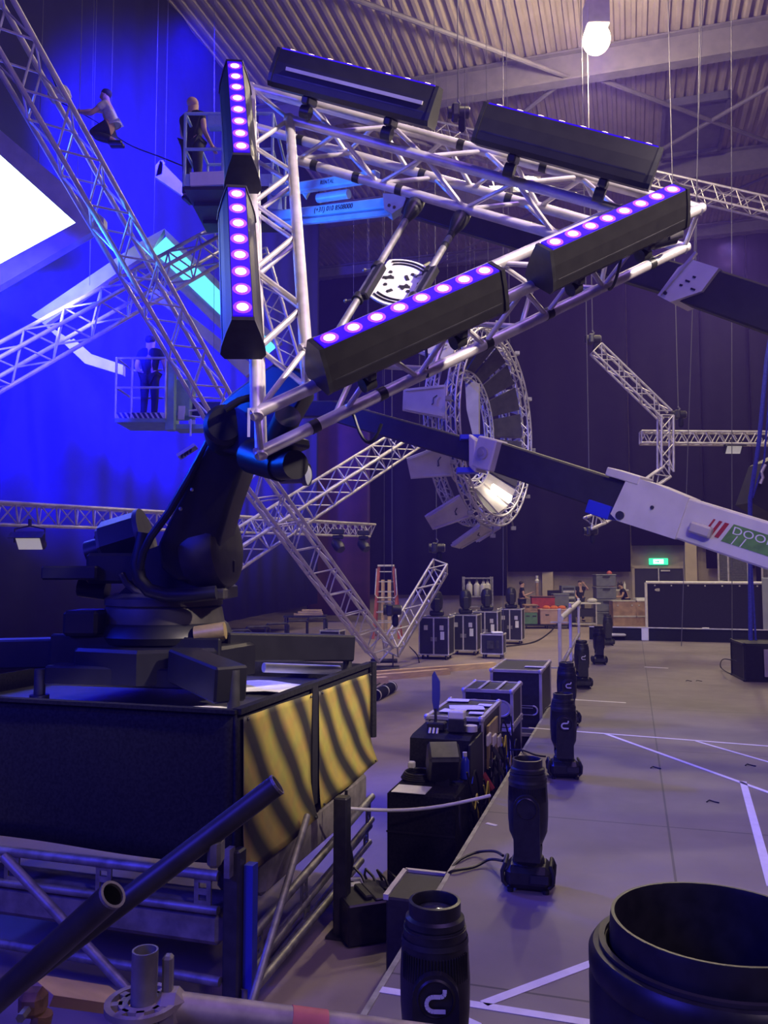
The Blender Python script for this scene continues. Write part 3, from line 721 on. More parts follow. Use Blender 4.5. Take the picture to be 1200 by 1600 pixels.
wsheet('yellow sheet with sprayed black stripes on the far half of the riser side', 1.10, 2.2, BZ1 - .05, BZ1 - .06, .74, .80, .025, .02, .06)

# ------------------------------------------------------------------ scaffold under the riser
def cpl(mb, c, r=.045): mb.box(c, (r * 2, r * 2, r * 1.6), bev=.012)
def lgirder(name, label, a, b, h=.17, group='lattice girders under the riser'):
    a = V(a); b = V(b); t = thing(name, label, 'girder', (a + b) / 2, group); L = (b - a).length
    part('top_chord', MB().tube(a, b, .026, 12), M['steel'], t, True)
    part('bottom_chord', MB().tube(a - EZ * h, b - EZ * h, .022, 12), M['steel'], t, True)
    n = max(2, int(L / .55))
    for i in range(n + 1):
        p = a.lerp(b, (i + .15) / (n + .3)); d = (b - a).normalized(); mb = MB()
        mb.box(p - EZ * h / 2 - d * .035, (.025, .012, h + .02), (d, d.cross(EZ), EZ)); mb.box(p - EZ * h / 2 + d * .035, (.025, .012, h + .02), (d, d.cross(EZ), EZ))
        for q in (-.35, 0, .35): mb.box(p - EZ * (h / 2 + q * h), (.08, .012, .03), (d, d.cross(EZ), EZ))
        part('web_plate', mb, M['steel'], t)
    return t
FZ = .70
lgirder('lattice_girder', 'galvanised lattice girder along the front under the black cladding', BX(2.6, -.02, FZ), BX(.08, -.02, FZ))
lgirder('lattice_girder', 'lattice girder along the right side under the near yellow sheet', BX(-.02, .15, .34), BX(-.02, BL, .52))
lgirder('lattice_girder', 'lower lattice girder along the right side near the ground', BX(.0, .3, .18), BX(0, BL, .30), .12)
def block(label, c, sz, ax):
    mb = MB(); mb.box(c, sz, ax, .03); o = single('ballast_block', label, 'ballast', mb, M['concrete_block'], group='concrete ballast blocks'); return o
block('long rough concrete ballast slab along the front of the scaffold', BX(1.38, .16, .42), (2.6, .32, .17), (EN, EU, EZ))
block('rough concrete ballast slab on the right side of the scaffold, beneath the yellow sheets', BX(.16, 1.3, .58), (.3, 1.85, .26), (EN, EU, EZ))
def pole(name, label, a, b, r, m, cat='tube', group=None): return single(name, label, cat, MB().tube(a, b, r, 14), m, True, group)
G = 'scaffold tubes under the riser'
pole('scaffold_tube', 'horizontal scaffold tube low along the front below the concrete slab', BX(2.7, -.05, .24), BX(.05, -.05, .20), .024, M['steel'], group=G)
pole('scaffold_tube', 'diagonal scaffold tube at the front left, crossing the concrete slab', P(6, 1338, 4.2), P(208, 1556, 3.9), .024, M['steel'], group=G)
pole('scaffold_tube', 'diagonal brace tube leaning from under the yellow sheets down to the floor', P(480, 1275, 4.95), P(390, 1578, 3.9), .020, M['steel'], group=G)
pole('scaffold_tube', 'low scaffold tube along the floor on the right side', BX(-.05, -.1, .08), BX(-.05, 1.9, .16), .024, M['steel'], group=G)
for (n, u, lab) in ((.0, -.0, 'black corner upright of the scaffold with a blue stripe'), (-.2, 1.06, 'dark far upright of the scaffold beside the taped strap'), (BW, 0, 'upright at the left front of the scaffold')):
    t = thing('scaffold_upright', lab, 'upright', BX(n, u, 0), 'scaffold uprights')
    mb = MB(); mb.box(BX(n, u, BZ0 / 2 + .03), (.09, .09, BZ0 + .1), (EN, EU, EZ), .01); part('post', mb, M['steel_dark'], t)
    if n == 0 and u == 0:
        part('blue_stripe', MB().box(BX(-.075, .03, .40), (.05, .06, .72), (EN, EU, EZ)), mat('blue_paint', (.03, .05, .42), .5), t)
        part('bracket', MB().bar(BX(.0, -.06, .86), BX(.0, -.06, .72), .06, .03, EN), M['steel'], t)
    part('foot_plate', MB().box(BX(n, u, .008), (.16, .16, .016), (EN, EU, EZ)), M['steel_dark'], t)
    if n == 0: part('foot_screw', MB().tube(BX(n - .06, u, .02), BX(n - .06, u, .16), .018, 10), M['steel'], t, True)
sb = MB(); a = P(529, 1262, 5.38); b = P(766, 1243, 5.72)
sb.path([a.lerp(b, k / 12) - EZ * .05 * math.sin(PI * k / 12) for k in range(13)], .011, 6)
single('ratchet_strap', 'pale strap stretched from the scaffold post to the stage edge', 'strap', sb, M['tape'], True)
sb = MB(); p = P(541, 1235, 5.4); sb.bar(p, V((p.x, p.y, .02)), .02, .006, EU); single('hanging_strap', 'black strap hanging beside the far scaffold post', 'strap', sb, M['black'])
t = thing('work_glove', 'dark glove hooked on the far scaffold post', 'glove', P(540, 1350, 5.35)); q = P(540, 1345, 5.32)
mb = MB(); mb.path([q + V((-.06, 0, .1)), q + V((0, 0, .07)), q + V((.01, 0, 0)), q + V((.0, 0, -.08)), q + V((.0, 0, -.12))], [.03, .045, .045, .04, .03], 10); part('palm', mb, M['orange'] if False else M['steel_dark'], t, True)
for k in range(4): part('finger', MB().tube(q + V((-.02 + .014 * k, 0, -.11)), q + V((-.02 + .014 * k, 0, -.19 + .01 * abs(k - 1.5))), .009, 8), M['steel_dark'], t, True)
# ballast / clutter on the floor beside the scaffold
qx = PZ(568, 1462, 0); ax3 = (V((.93, .36, 0)), V((-.36, .93, 0)), EZ)
def curve0(p): return p
t = thing('battery_crate', 'dark open crate on the floor between scaffold and stage', 'crate', qx)
mb = MB(); c = PZ(568, 1462, 0) + EZ * .13
mb.box(c, (.30, .30, .24), ax3, .01); part('body', mb, M['black'], t)
part('handle', MB().bar(c + ax3[1] * -.1 + EZ * .13, c + ax3[1] * .12 + EZ * .13, .05, .03, bev=.008), M['black_soft'], t)
part('lid', MB().box(c + EZ * .12 + ax3[0] * .08, (.1, .28, .03), ax3, .006), M['steel_dark'], t)
t = thing('jerrycan', 'small white plastic jerrycan on the floor behind the dark crate', 'jerrycan', PZ(553, 1425, 0)); c = PZ(553, 1425, 0) + EZ * .09
part('body', MB().box(c, (.24, .16, .17), ax3, .035), M['paper'], t); part('handle', MB().path([c + V((-.07, 0, .08)), c + V((-.05, 0, .12)), c + V((.04, 0, .12)), c + V((.07, 0, .08))], .012, 8), M['paper'], t, True); part('cap', MB().lathe(c + V((.09, 0, .08)), EZ, [(.025, 0), (.025, .03)], 12), M['black'], t)
t = thing('distribution_box', 'black cabled power box on the floor in front of the clad rack', 'power box', PZ(615, 1440, 0)); c = PZ(618, 1440, 0) + EZ * .1
part('body', MB().box(c, (.42, .32, .18), (EN, EU, EZ), .012), M['black'], t)
for k in range(4): part('socket', MB().lathe(c + EN * (-.15 + .1 * k) + EZ * .09, EZ, [(.03, 0), (.03, .02)], 10), M['steel_dark'], t)
for k in range(5):
    o = c + EN * (-.2 + .08 * k) + EZ * .1
    single('power_cable', 'black cable curling out of the cabled power box', 'cable', MB().path(curve0([o, o + V((-.03, .05, .05)), o + V((-.08, .13, .07)), o + V((-.12 + .03 * k, .22, .0)), V((o.x - .06 + .03 * k, o.y + .3, .03))]), .009, 6), M['cable'], True, 'cables at the power box')
t = thing('case_lid', 'dark case lid leaning at the stage edge behind the nearest moving light', 'case lid', PZ(660, 1420, 0))
mb = MB(); c = NU(-1.2, 4.75, 0); mb.box(c + EZ * .22, (.30, .42, .42), (EN, EU, EZ), .01); part('panel', mb, M['case'], t)
mb = MB(); mb.bar(c - EN * .15 - EU * .21 + EZ * .43, c - EN * .15 + EU * .21 + EZ * .43, .03, .03); mb.bar(c - EN * .15 + EU * .21 + EZ * .43, c + EN * .15 + EU * .21 + EZ * .43, .03, .03); part('edge_profile', mb, M['alu_far'], t)

# ------------------------------------------------------------------ foreground rail tubes and ledger
t = thing('guardrail_tube', 'long dark scaffold tube rising across the foreground to an open end before the yellow sheets', 'tube', P(200, 1400, 1.8), 'foreground guardrail tubes')
a, b = P(-110, 1640, 1.80), P(433, 1226, 1.86); part('tube', MB().pipe(a, b, .0242, .021, 20), M['steel_dark'], t, True)
part('end_ring', MB().pipe(b - (b - a).normalized() * .004, b + (b - a).normalized() * .002, .0245, .0205, 20), M['steel'], t)
mb = MB(); p = P(335, 1312, 1.84); mb.bar(p + V((0, .02, -.0)), p + V((.0, .02, -.06)), .03, .06, V((0, 1, 0)), .008); part('bracket', mb, M['steel'], t)
t = thing('guardrail_tube', 'shorter dark scaffold tube beside it with a rusty open end, lower left', 'tube', P(80, 1480, 1.5), 'foreground guardrail tubes')
a, b = P(-120, 1665, 1.66), P(176, 1398, 1.46); part('tube', MB().pipe(a, b, .0242, .020, 20), M['steel_dark'], t, True)
part('end_ring', MB().pipe(b - (b - a).normalized() * .004, b + (b - a).normalized() * .002, .0245, .0195, 20), M['steel'], t)
t = thing('rail_coupler', 'rusty coupler joining the two rail tubes in the lower left corner', 'coupler', P(45, 1590, 1.4)); c = P(52, 1566, 1.72)
mb = MB(); mb.box(c, (.05, .05, .05), bev=.012); mb.tube(c + V((0, 0, -.12)), c + V((.02, 0, -.02)), .02, 10); part('body', mb, mat('rusty_steel', (.28, .16, .09), .7, .3, 30, .5), t); part('bolt', MB().tube(c + V((.0, -.03, .0)), c + V((.0, -.06, .0)), .009, 6), M['steel'], t)
t = thing('ledger_tube', 'scuffed grey scaffold ledger with rosette and red tape at the bottom edge', 'scaffold', P(300, 1590, 1.35))
ll = mat('scuffed_pale_steel', (.42, .37, .36), .55, .4, 18, .45)
c = P(222, 1568, 1.36); e = P(520, 1606, 1.42)
part('standard', MB().pipe(c - EZ * .25, P(227, 1484, 1.36), .0205, .0175, 20), M['steel'], t, True)
rs = MB(); rs.lathe(c, EZ, [(.022, -.004), (.036, -.004), (.036, .004), (.022, .004), (.022, -.004)], 28, False); rs.lathe(c, EZ, [(.048, -.005), (.058, -.005), (.058, .005), (.048, .005), (.048, -.005)], 28, False)
for k in range(8):
    a_ = 2 * PI * k / 8 + .2; dd = V((math.cos(a_), math.sin(a_), 0)); rs.bar(c + dd * .03, c + dd * .052, .012, .008)
part('rosette', rs, ll, t, True)
dl = (e - c).normalized(); s0 = c + dl * .05
part('wedge_head', MB().box(c + dl * .045, (.05, .05, .055), bev=.014), ll, t); part('wedge', MB().box(c + dl * .04 + EZ * .045, (.016, .02, .07), bev=.004), M['steel'], t)
part('tube', MB().tube(s0, c + dl * .9, .0242, 18), ll, t, True); part('tape_band', MB().tube(c + dl * .24, c + dl * .30, .0252, 18), M['pink_tape'], t, True)
sb = MB(); sb.bar(P(58, 1545, 2.6), P(190, 1565, 2.8), .2, .03); single('scaffold_plank', 'timber scaffold plank below the rail tubes, lower left', 'plank', sb, M['crate'])

# ------------------------------------------------------------------ moving lights
def logo_mb(mb, o, x, y, s_, h=.002):
    """small open-loop mark"""
    n = x.cross(y)
    pts = [(.5, -.48), (-.12, -.48)]
    pts += [(-.12 - .36 * math.sin(a), -.12 - .36 * math.cos(a)) for a in [PI * k / 8 for k in range(0, 9)]]
    pts += [(.25, .24), (.40, .30), (.46, .42), (.46, .6)]
    for (a, b), (c, d) in zip(pts, pts[1:]): mb.bar(o + x * a * s_ + y * b * s_, o + x * c * s_ + y * d * s_, .21 * s_, h, n)
def head_proto(logo=True):
    t = thing('moving_light', 'x', 'stage light', (0, 0, 0), 'black moving lights along the stage edge')
    mb = MB()
    mb.box((0, 0, .075), (.235, .20, .115), bev=.03)
    part('base', mb, M['black'], t)
    for s_ in (-1, 1):
        mb = MB(); mb.path([V((s_ * .105, -.075, .03)), V((s_ * .126, -.075, .05)), V((s_ * .130, -.075, .10)), V((s_ * .116, -.07, .132)), V((s_ * .116, .07, .132)), V((s_ * .130, .075, .10)), V((s_ * .126, .075, .05)), V((s_ * .105, .075, .03))], .011, 8); part('handle', mb, M['black_soft'], t, True)
    for sx in (-1, 1):
        for sy in (-1, 1): part('foot', MB().lathe((sx * .09, sy * .07, 0), EZ, [(.016, 0), (.018, .02)], 10), M['black_soft'], t)
    part('display', MB().box((.06, -.109, .08), (.09, .004, .04)), M['lens_glass'], t)
    mb = MB(); mb.lathe((0, 0, .13), EZ, [(.085, 0), (.08, .03), (.075, .035)], 24)
    mb.box((0, 0, .175), (.135, .25, .05), bev=.02)
    for s_ in (-1, 1):
        out = []
        for k in range(13): a = PI * k / 12; out.append(V((math.cos(a) * .066, s_ * .100, .435 + math.sin(a) * .066)))
        out += [V((-.066, s_ * .100, .17)), V((.066, s_ * .100, .17))]
        mb.prism(out, V((0, s_ * .030, 0)))
    part('yoke', mb, M['black'], t)
    for s_ in (-1, 1):
        mb = MB(); mb.lathe((0, s_ * .115, .435), (0, s_, 0), [(.058, 0), (.058, .012), (.050, .02), (.048, .014), (.04, .014)], 24); part('yoke_cap', mb, M['black'], t, True)
    mb = MB(); mb.lathe((0, 0, 0), EZ, [(.045, .215), (.075, .235), (.098, .29), (.1035, .36), (.1045, .44), (.100, .53), (.094, .575), (.094, .583), (.088, .586), (.088, .592), (.090, .595), (.088, .612), (.076, .62)], 36, False)
    part('head', mb, M['black'], t, True)
    mb = MB(); mb.lathe((0, 0, 0), EZ, [(.092, .583), (.0925, .59)], 32); mb.lathe((0, 0, 0), EZ, [(.101, .545), (.0985, .56)], 32, False); part('head_ring', mb, M['steel_dark'], t, True)
    mb = MB(); mb.lathe((0, 0, 0), EZ, [(.078, .612), (.078, .658), (.069, .660), (.067, .655), (.067, .628)], 32, False); part('lens_hood', mb, M['black'], t, True)
    part('lens', MB().lathe((0, 0, 0), EZ, [(.068, .622), (.055, .632), (.03, .639), (.002, .641)], 28), M['lens_glass'], t, True)
    mb = MB()
    for k in range(26):
        a = -PI / 2 + (k - 12.5) * .09
        mb.box((math.cos(a) * .1025, math.sin(a) * .1025, .49), (.004, .004, .075))
    part('vent_ribs', mb, M['black_soft'], t)
    if logo:
        mb = MB(); logo_mb(mb, V((0, -.139, .432)), V((1, 0, 0)), EZ, .055); part('logo', mb, M['logo'], t)
    return t
hp = head_proto(True); hp2 = head_proto(False)
heads = [((677, 0), 2.56, 0, 'nearest upright moving light on the stage edge, bottom of the picture', 1), ((820, 0), 4.42, -.10, 'upright moving light without a visible mark, second from the front, cables at its foot', 0), ((876, 0), 6.72, .05, 'third upright moving light from the front, beside the two papered racks', 1),
         ((882, 0), 8.95, .1, 'fourth upright moving light from the front, before the tall dark case', 1), ((906, 0), 11.7, .12, 'fifth upright moving light, in front of the blue guard rail', 1), ((933, 0), 14.6, .05, 'sixth upright moving light, just past the blue rail', 0), ((947, 0), 18.2, .1, 'farthest upright moving light on the stage edge, before the plywood crates', 0)]
used = set()
HEADS = []
for (pp, d, rz, lab, lg) in heads:
    src = hp if lg else hp2
    o = src if lg not in used else copy_tree(src); used.add(lg)
    x = (pp[0] - 600) / FPX * d; o.location = (x, d, .6); o.rotation_euler = (0, 0, rz - math.atan2(x, d) * .8); o['label'] = lab; HEADS.append(o)
# cables at their feet
def cable(label, pts, r=.008, group='loose cables on stage and floor', m=None): return single('power_cable', label, 'cable', MB().path(pts, r, 6), m or M['cable'], True, group)
def curve(pts, n=6):
    pts = [V(p) for p in pts]; out = []
    for i in range(len(pts) - 1):
        p0, p1, p2, p3 = pts[max(i - 1, 0)], pts[i], pts[i + 1], pts[min(i + 2, len(pts) - 1)]
        for k in range(n):
            t = k / n; out.append(.5 * ((2 * p1) + (p2 - p0) * t + (2 * p0 - 5 * p1 + 4 * p2 - p3) * t * t + (3 * p1 - p0 - 3 * p2 + p3) * t ** 3))
    return out + [pts[-1]]
for (a, lab) in (([PZ(786, 1337, .70), PZ(772, 1330, .67), PZ(745, 1332, .62), PZ(718, 1344, .612), PZ(698, 1365, .58)], 'black cable running from the second moving light over the stage edge'),
                 ([PZ(786, 1345, .68), PZ(765, 1343, .64), PZ(740, 1355, .612), PZ(705, 1362, .612), PZ(690, 1378, .5)], 'second black cable beside it at the foot of the second moving light'),
                 ([PZ(852, 1182, .68), PZ(838, 1180, .66), PZ(815, 1172, .61), PZ(795, 1172, .55)], 'cable from the third moving light down towards the racks'),
                 ([PZ(870, 1100, .68), PZ(856, 1105, .64), PZ(838, 1118, .61)], 'cable from the fourth moving light over the stage edge')): cable(lab, curve(a))
# large searchlight barrel close on the right
bc = P(1118, 1440, 1.80); rb_ = .212
t = thing('searchlight', 'huge black open searchlight barrel close on the right, bottom corner', 'stage light', V((bc.x, bc.y, .6)))
z1 = bc.z
part('barrel', MB().lathe((bc.x, bc.y, 0), EZ, [(.20, .95), (.262, 1.0), (.262, z1 - .13), (.258, z1 - .115), (.262, z1 - .105), (.262, z1 - .075), (.252, z1 - .06), (.225, z1 - .057), (.222, z1 - .062)], 72, False), M['black'], t, True)
part('inner_barrel', MB().lathe((bc.x, bc.y, 0), EZ, [(.222, z1 - .25), (.216, z1 - .01), (.213, z1 + .004), (.206, z1 + .004), (.203, z1 - .01), (.200, z1 - .40)], 72, False), M['black'], t, True)
part('reflector_floor', MB().lathe((bc.x, bc.y, 0), EZ, [(.205, z1 - .40), (.1, z1 - .42), (.002, z1 - .43)], 48), M['black_soft'], t, True)
part('rim_ring', MB().lathe((bc.x, bc.y, 0), EZ, [(.240, z1 - .058), (.240, z1 - .050), (.228, z1 - .050), (.228, z1 - .058)], 72, False), M['robot_grey'], t, True)
mb = MB(); mb.box(V((bc.x, bc.y, .80)), (.46, .46, .36), bev=.03); part('base', mb, M['black'], t)
mb = MB(); mb.box(V((bc.x + .04, bc.y - .262, z1 - .24)), (.06, .01, .16), bev=.004); part('label_plate', mb, M['steel_dark'], t)

# ------------------------------------------------------------------ stage marks and litter
def ztape(label, a, b, w=.045, group='white tape lines on the stage'):
    a, b = PZ(*a, .6015), PZ(*b, .6015); d = (b - a).normalized()
    single('tape_line', label, 'tape', MB().bar(a, b, w, .002), M['tape'], group=group)
ztape('white tape line crossing behind the nearest moving light', (595, 1546), (935, 1600))
ztape('short slanted white tape line running to the big searchlight barrel', (756, 1568), (940, 1499))
ztape('long thin white tape line across the stage behind the third moving light', (826, 1137), (1230, 1168), .035)
ztape('white tape line slanting across the right of the stage', (945, 1146), (1215, 1243), .04)
ztape('white tape line along the right edge of the stage, steeply slanted', (1161, 1221), (1206, 1385), .05)
ztape('short tape line at the right edge joining the slanted lines', (1088, 1158), (1220, 1196), .03)
ztape('short white tape mark beside the fourth moving light', (894, 1093), (978, 1098), .05)
ztape('tiny white tape mark at the far middle of the stage', (1007, 1042), (1044, 1044), .06)
ztape('short white tape scrap on the stage before the second moving light', (760, 1286), (776, 1290), .03)
a, b = PZ(702, 1585, .603), PZ(745, 1605, .603); single('paper_strip', 'pale paper strip at the bottom behind the nearest moving light', 'paper', MB().bar(a, b, .06, .004), M['paper'])
for i, (x, y, lab) in enumerate(((1076, 1064, 'small dark scrap on the far stage floor'), (1092, 1064, 'small dark clip on the far stage floor, right of another scrap'), (1172, 1196, 'small bent wire on the right of the stage'), (1024, 1200, 'tiny black scrap near the middle of the stage'), (1113, 1253, 'tiny scrap on the right of the stage'))):
    p = PZ(x, y, .605); single('stage_scrap', lab, 'scrap', MB().path([p + V((-.04, 0, 0)), p + V((-.01, .03, .005)), p + V((.02, .0, .0)), p + V((.04, -.02, 0))], .005, 5), M['cable'], True, 'scraps on the stage')

# ------------------------------------------------------------------ flight cases and racks
AX = (EN, EU, EZ)
def fcase(name, label, c, sz, m=None, wheels=True, latch=True, group=None, cat='flight case', ax=AX, em=None):
    """c: centre of the underside"""
    m = m or M['case']; c = V(c); w, l, h = sz; wh = .11 if wheels else 0
    t = thing(name, label, cat, c, group); b = c + ax[2] * wh; hh = h - wh
    part('body', MB().box(b + ax[2] * hh / 2, (w - .02, l - .02, hh - .02), ax), m, t)
    e = MB(); q = .03
    for i in (-1, 1):
        for j in (-1, 1):
            e.box(b + ax[0] * i * (w / 2 - q / 2) + ax[1] * j * (l / 2 - q / 2) + ax[2] * hh / 2, (q, q, hh), ax)
            e.box(b + ax[0] * i * (w / 2 - q / 2) + ax[2] * (hh / 2 + j * (hh / 2 - q / 2)), (q, l, q), ax)
            e.box(b + ax[1] * i * (l / 2 - q / 2) + ax[2] * (hh / 2 + j * (hh / 2 - q / 2)), (w, q, q), ax)
    part('edge_profile', e, em or M['alu_far'], t)
    for i in (-1, 1):
        for j in (-1, 1):
            for k in (0, 1): part('corner', MB().ball(b + ax[0] * i * (w / 2 - .015) + ax[1] * j * (l / 2 - .015) + ax[2] * (.015 + k * (hh - .03)), .030, 5), em or M['alu_far'], t)
    if latch:
        for s_ in (-1, 1):
            part('latch', MB().box(b - ax[1] * (l / 2) + ax[0] * s_ * w * .26 + ax[2] * hh * .72, (.1, .012, .12), ax, .004), M['alu_far'], t)
        part('handle', MB().box(b - ax[1] * (l / 2) + ax[2] * hh * .42, (.16, .014, .1), ax, .004), M['steel'], t)
    if wheels:
        for i in (-1, 1):
            for j in (-1, 1): part('caster', MB().tube(c + ax[0] * (i * w * .38 - .02) + ax[1] * j * l * .38 + ax[2] * .055, c + ax[0] * (i * w * .38 + .02) + ax[1] * j * l * .38 + ax[2] * .055, .055, 12), M['black'], t, True)
    return t
# front cloth-covered rack
r1 = (-1.42, 6.0)
t = thing('covered_rack', 'black cloth-covered rack at the stage edge, nearest of the row, white paper on top', 'rack', NU(*r1))
part('cover', MB().box(NU(*r1, .36), (.48, .80, .72), AX, .02), M['fabric'], t)
part('seam', MB().box(NU(r1[0], r1[1] - .403, .45), (.48, .006, .012), AX), M['black_soft'], t)
single('paper_sheet', 'white paper sheet on the nearest cloth-covered rack', 'paper', MB().box(NU(-1.50, 5.68, .723), (.24, .2, .004), AX), M['paper'])
t = thing('cable_coil', 'coil of black cable lying on the nearest covered rack', 'cable', NU(-1.53, 6.0, .73)); mb = MB()
for k in range(4): mb.path([NU(-1.52, 5.98, .735 + .012 * k) + V((math.cos(a) * (.13 - .008 * k), math.sin(a) * (.13 - .006 * k), 0)) for a in [2 * PI * j / 20 for j in range(20)]], .009, 6, True)
part('coil', mb, M['cable'], t, True); part('plug', MB().box(NU(-1.60, 6.06, .80), (.05, .05, .05), AX, .008), M['white_metal'], t)
t = thing('monitor_speaker', 'small black wedge speaker tilted on the nearest covered rack', 'speaker', NU(-1.33, 5.86, .725))
axw = (EN, (EU * .85 + EZ * .53).normalized(), (EZ * .85 - EU * .53).normalized())
rz = Matrix.Rotation(.35, 3, 'Z'); axw = tuple(rz @ a for a in axw)
part('cabinet', MB().box(NU(-1.32, 5.88, .88), (.23, .19, .22), axw, .02), M['black'], t)
part('grille', MB().box(NU(-1.32, 5.88, .88) + axw[2] * .112, (.20, .16, .012), axw, .004), M['steel_dark'], t)
part('rest', MB().box(NU(-1.32, 5.90, .76), (.1, .1, .09), AX), M['black_soft'], t)
# second rack: black sloped cover + flight case with papers
r2 = (-1.42, 6.95)
t = fcase('flight_case_rack', 'tall flight-case rack with papers taped on its lid, second in the row', NU(r2[0], r2[1] + .25, 0), (.48, .95, 1.05), latch=False)
for i in range(5): part('cable_end', MB().tube(NU(-1.19, 6.75 + .18 * i, .6 + .08 * (i % 3)), NU(-1.12, 6.77 + .18 * i, .48 + .08 * (i % 3)), .03, 10), M['red'] if i == 0 else M['steel_dark'], t, True)
t = thing('rack_hood', 'black cloth hood sloping off the front of the papered rack', 'rack', NU(r2[0], 6.35, 0))
pf = [(6.12, 0), (6.70, 0), (6.70, 1.0), (6.28, .985), (6.20, .97)]
mb = MB(); mb.prism([NU(-1.65, u, z) for u, z in pf], EN * .46); part('hood', mb, M['fabric'], t)
part('side_flap', MB().bar(NU(-1.18, 6.14, .5), NU(-1.18, 6.68, .5), .015, .9), M['black_soft'], t)
pap = [((-1.40, 7.18), (.30, .22), .25, 'large white paper taped on the papered rack lid'), ((-1.48, 6.98), (.2, .16), -.1, 'small printed sheet on the papered rack lid, near corner'), ((-1.55, 7.55), (.2, .14), .1, 'pale label on the papered rack lid, far left'), ((-1.27, 7.35), (.12, .12), 0, 'small pale label on the papered rack lid, right side'), ((-1.27, 6.93), (.12, .1), .05, 'pale label at the near right corner of the papered rack lid')]
for (n, u), (w, l), a, lab in pap:
    r3 = Matrix.Rotation(a, 3, 'Z'); single('paper_sheet', lab, 'paper', MB().box(NU(n, u, 1.0545), (w, l, .004), tuple(r3 @ q for q in AX)), M['paper'], group='papers on the racks')
t = thing('aerial', 'upright dark blue paddle aerial standing on the black rack hood', 'aerial', NU(-1.5, 6.42, 1.0)); p = NU(-1.50, 6.42, 1.0)
part('rod', MB().tube(p, p + EZ * .16, .012, 10), M['black'], t); part('paddle', MB().prism([p + EN * a + EZ * b for a, b in ((-.015, .14), (.02, .14), (.034, .24), (.034, .37), (-.01, .45), (-.028, .42), (-.028, .22))], EU * .018), mat('dark_blue_plastic', (.03, .035, .22), .5), t)
part('base_box', MB().box(p + EZ * .03 + EN * .01, (.14, .12, .06), AX, .01), M['black'], t)
for k in range(3): part('plug', MB().tube(p + EN * (-.03 + .03 * k) - EU * .06 + EZ * .02, p + EN * (-.03 + .03 * k) - EU * .09 - EZ * .02, .01, 8), M['white_metal'], t)
t = thing('wall_box', 'small white and black box on the rack hood beside the aerial', 'box', NU(-1.32, 6.38, 1.0)); part('base', MB().box(NU(-1.32, 6.38, 1.05), (.13, .11, .1), AX, .008), M['black'], t); part('lid', MB().box(NU(-1.32, 6.38, 1.13), (.125, .11, .06), AX, .008), M['white_metal'], t)
single('tape_roll', 'small pale roll on the rack hood right of the white box', 'tape', MB().lathe(NU(-1.22, 6.42, 1.0), EZ, [(.05, 0), (.05, .045)], 18), M['white_metal'], True)
for i, (n, lab) in enumerate(((-1.27, 'blue bottle standing between the two nearest racks'), (-1.20, 'blue bottle with a white cap, right of its twin between the racks'))):
    t = thing('bottle', lab, 'bottle', NU(n, 6.22, .73), 'blue bottles'); part('body', MB().lathe(NU(n, 6.07, .725), EZ, [(.03, 0), (.032, .01), (.032, .13), (.015, .16)], 14), mat('blue_plastic', (.02, .04, .5), .3), t, True); part('cap', MB().lathe(NU(n, 6.07, .725), EZ, [(.016, .16), (.016, .19)], 12), M['white_metal'], t)
t = thing('rack_panel', 'brass-coloured panel inside the cabled side of the papered rack', 'panel', NU(-1.17, 7.2, .7)); part('panel', MB().box(NU(-1.172, 7.15, .78), (.02, .5, .35), AX), M['brass'], t)  # plain brass-coloured panel behind the connector plates
for k in range(3): part('connector_plate', MB().box(NU(-1.155, 6.85 + .28 * k, .86 - .06 * k), (.02, .16, .09), AX, .006), M['white_metal'], t)
# cable tangle behind racks
rnd = random.Random(3); tg = MB()
for k in range(46):
    u = rnd.uniform(5.6, 8.2); z = rnd.uniform(.15, .9); o = NU(-1.15, u, z); pts = [o]
    for j in range(4): o = o + EU * rnd.uniform(-.12, .16) + EZ * rnd.uniform(-.3, .12) + EN * rnd.uniform(-.01, .03); o.z = max(o.z, .03); pts.append(o)
    tg.path(curve(pts, 4), .008, 5)
tg_o = single('cable_tangle', 'tangle of black cables hanging behind the racks along the stage edge', 'cable', tg, M['cable'], True, kind='stuff')
tg = MB()
for k in range(7):
    u = rnd.uniform(5.7, 7.6); o = NU(-1.10, u, rnd.uniform(.3, .85)); tg.path(curve([o, o + EU * .1 - EZ * .1, o + EU * .2 - EZ * .02, o + EU * .25 - EZ * .2], 4), .006, 5)
single('cable_tangle', 'thin pale cables looping among the black ones behind the racks', 'cable', tg, M['yellow'], True, kind='stuff')
# amp case stack and big dark case
cc = P(758, 1110, 8.9); n3, u3 = -1.62, 8.65
t = fcase('amplifier_rack', 'open-fronted rack under the silver-edged amplifier case, third in the row', NU(n3 + .21, u3, 0), (.50, .7, .68), latch=False)
for k in range(3): part('knob_row', MB().tube(NU(n3 + .06 + .14 * k, u3 - .36, .52), NU(n3 + .06 + .14 * k, u3 - .34, .52), .02, 8), M['alu_far'], t)
t = fcase('amplifier_case', 'silver-edged grey amplifier case on top of the third rack', NU(n3 + .21, u3, .69), (.51, .66, .36), wheels=False, latch=False)
for s_ in (-1, 1):
    part('dish_recess', MB().lathe(NU(n3 + .21 + s_ * .135, u3 - .33, .87), -EU, [(.085, 0), (.085, .012), (.072, .014), (.066, .006), (.03, .008)], 20, True, 1.2, 1.0), M['alu_far'], t, True)
part('centre_vent', MB().box(NU(n3 + .21, u3 - .335, .87), (.07, .012, .26), AX), M['steel_dark'], t)
for k in (-1, 1): part('lid_bar', MB().box(NU(n3 + .21 + k * .09, u3, 1.053), (.03, .66, .006), AX), M['alu_far'], t)
t = fcase('flight_case', 'tall plain dark flight case with a pale loop mark, behind the amplifier case', NU(-1.28, 10.0, 0), (.58, 1.1, 1.12), latch=False)
mb = MB()
o = NU(-1.17, 9.435, .68)
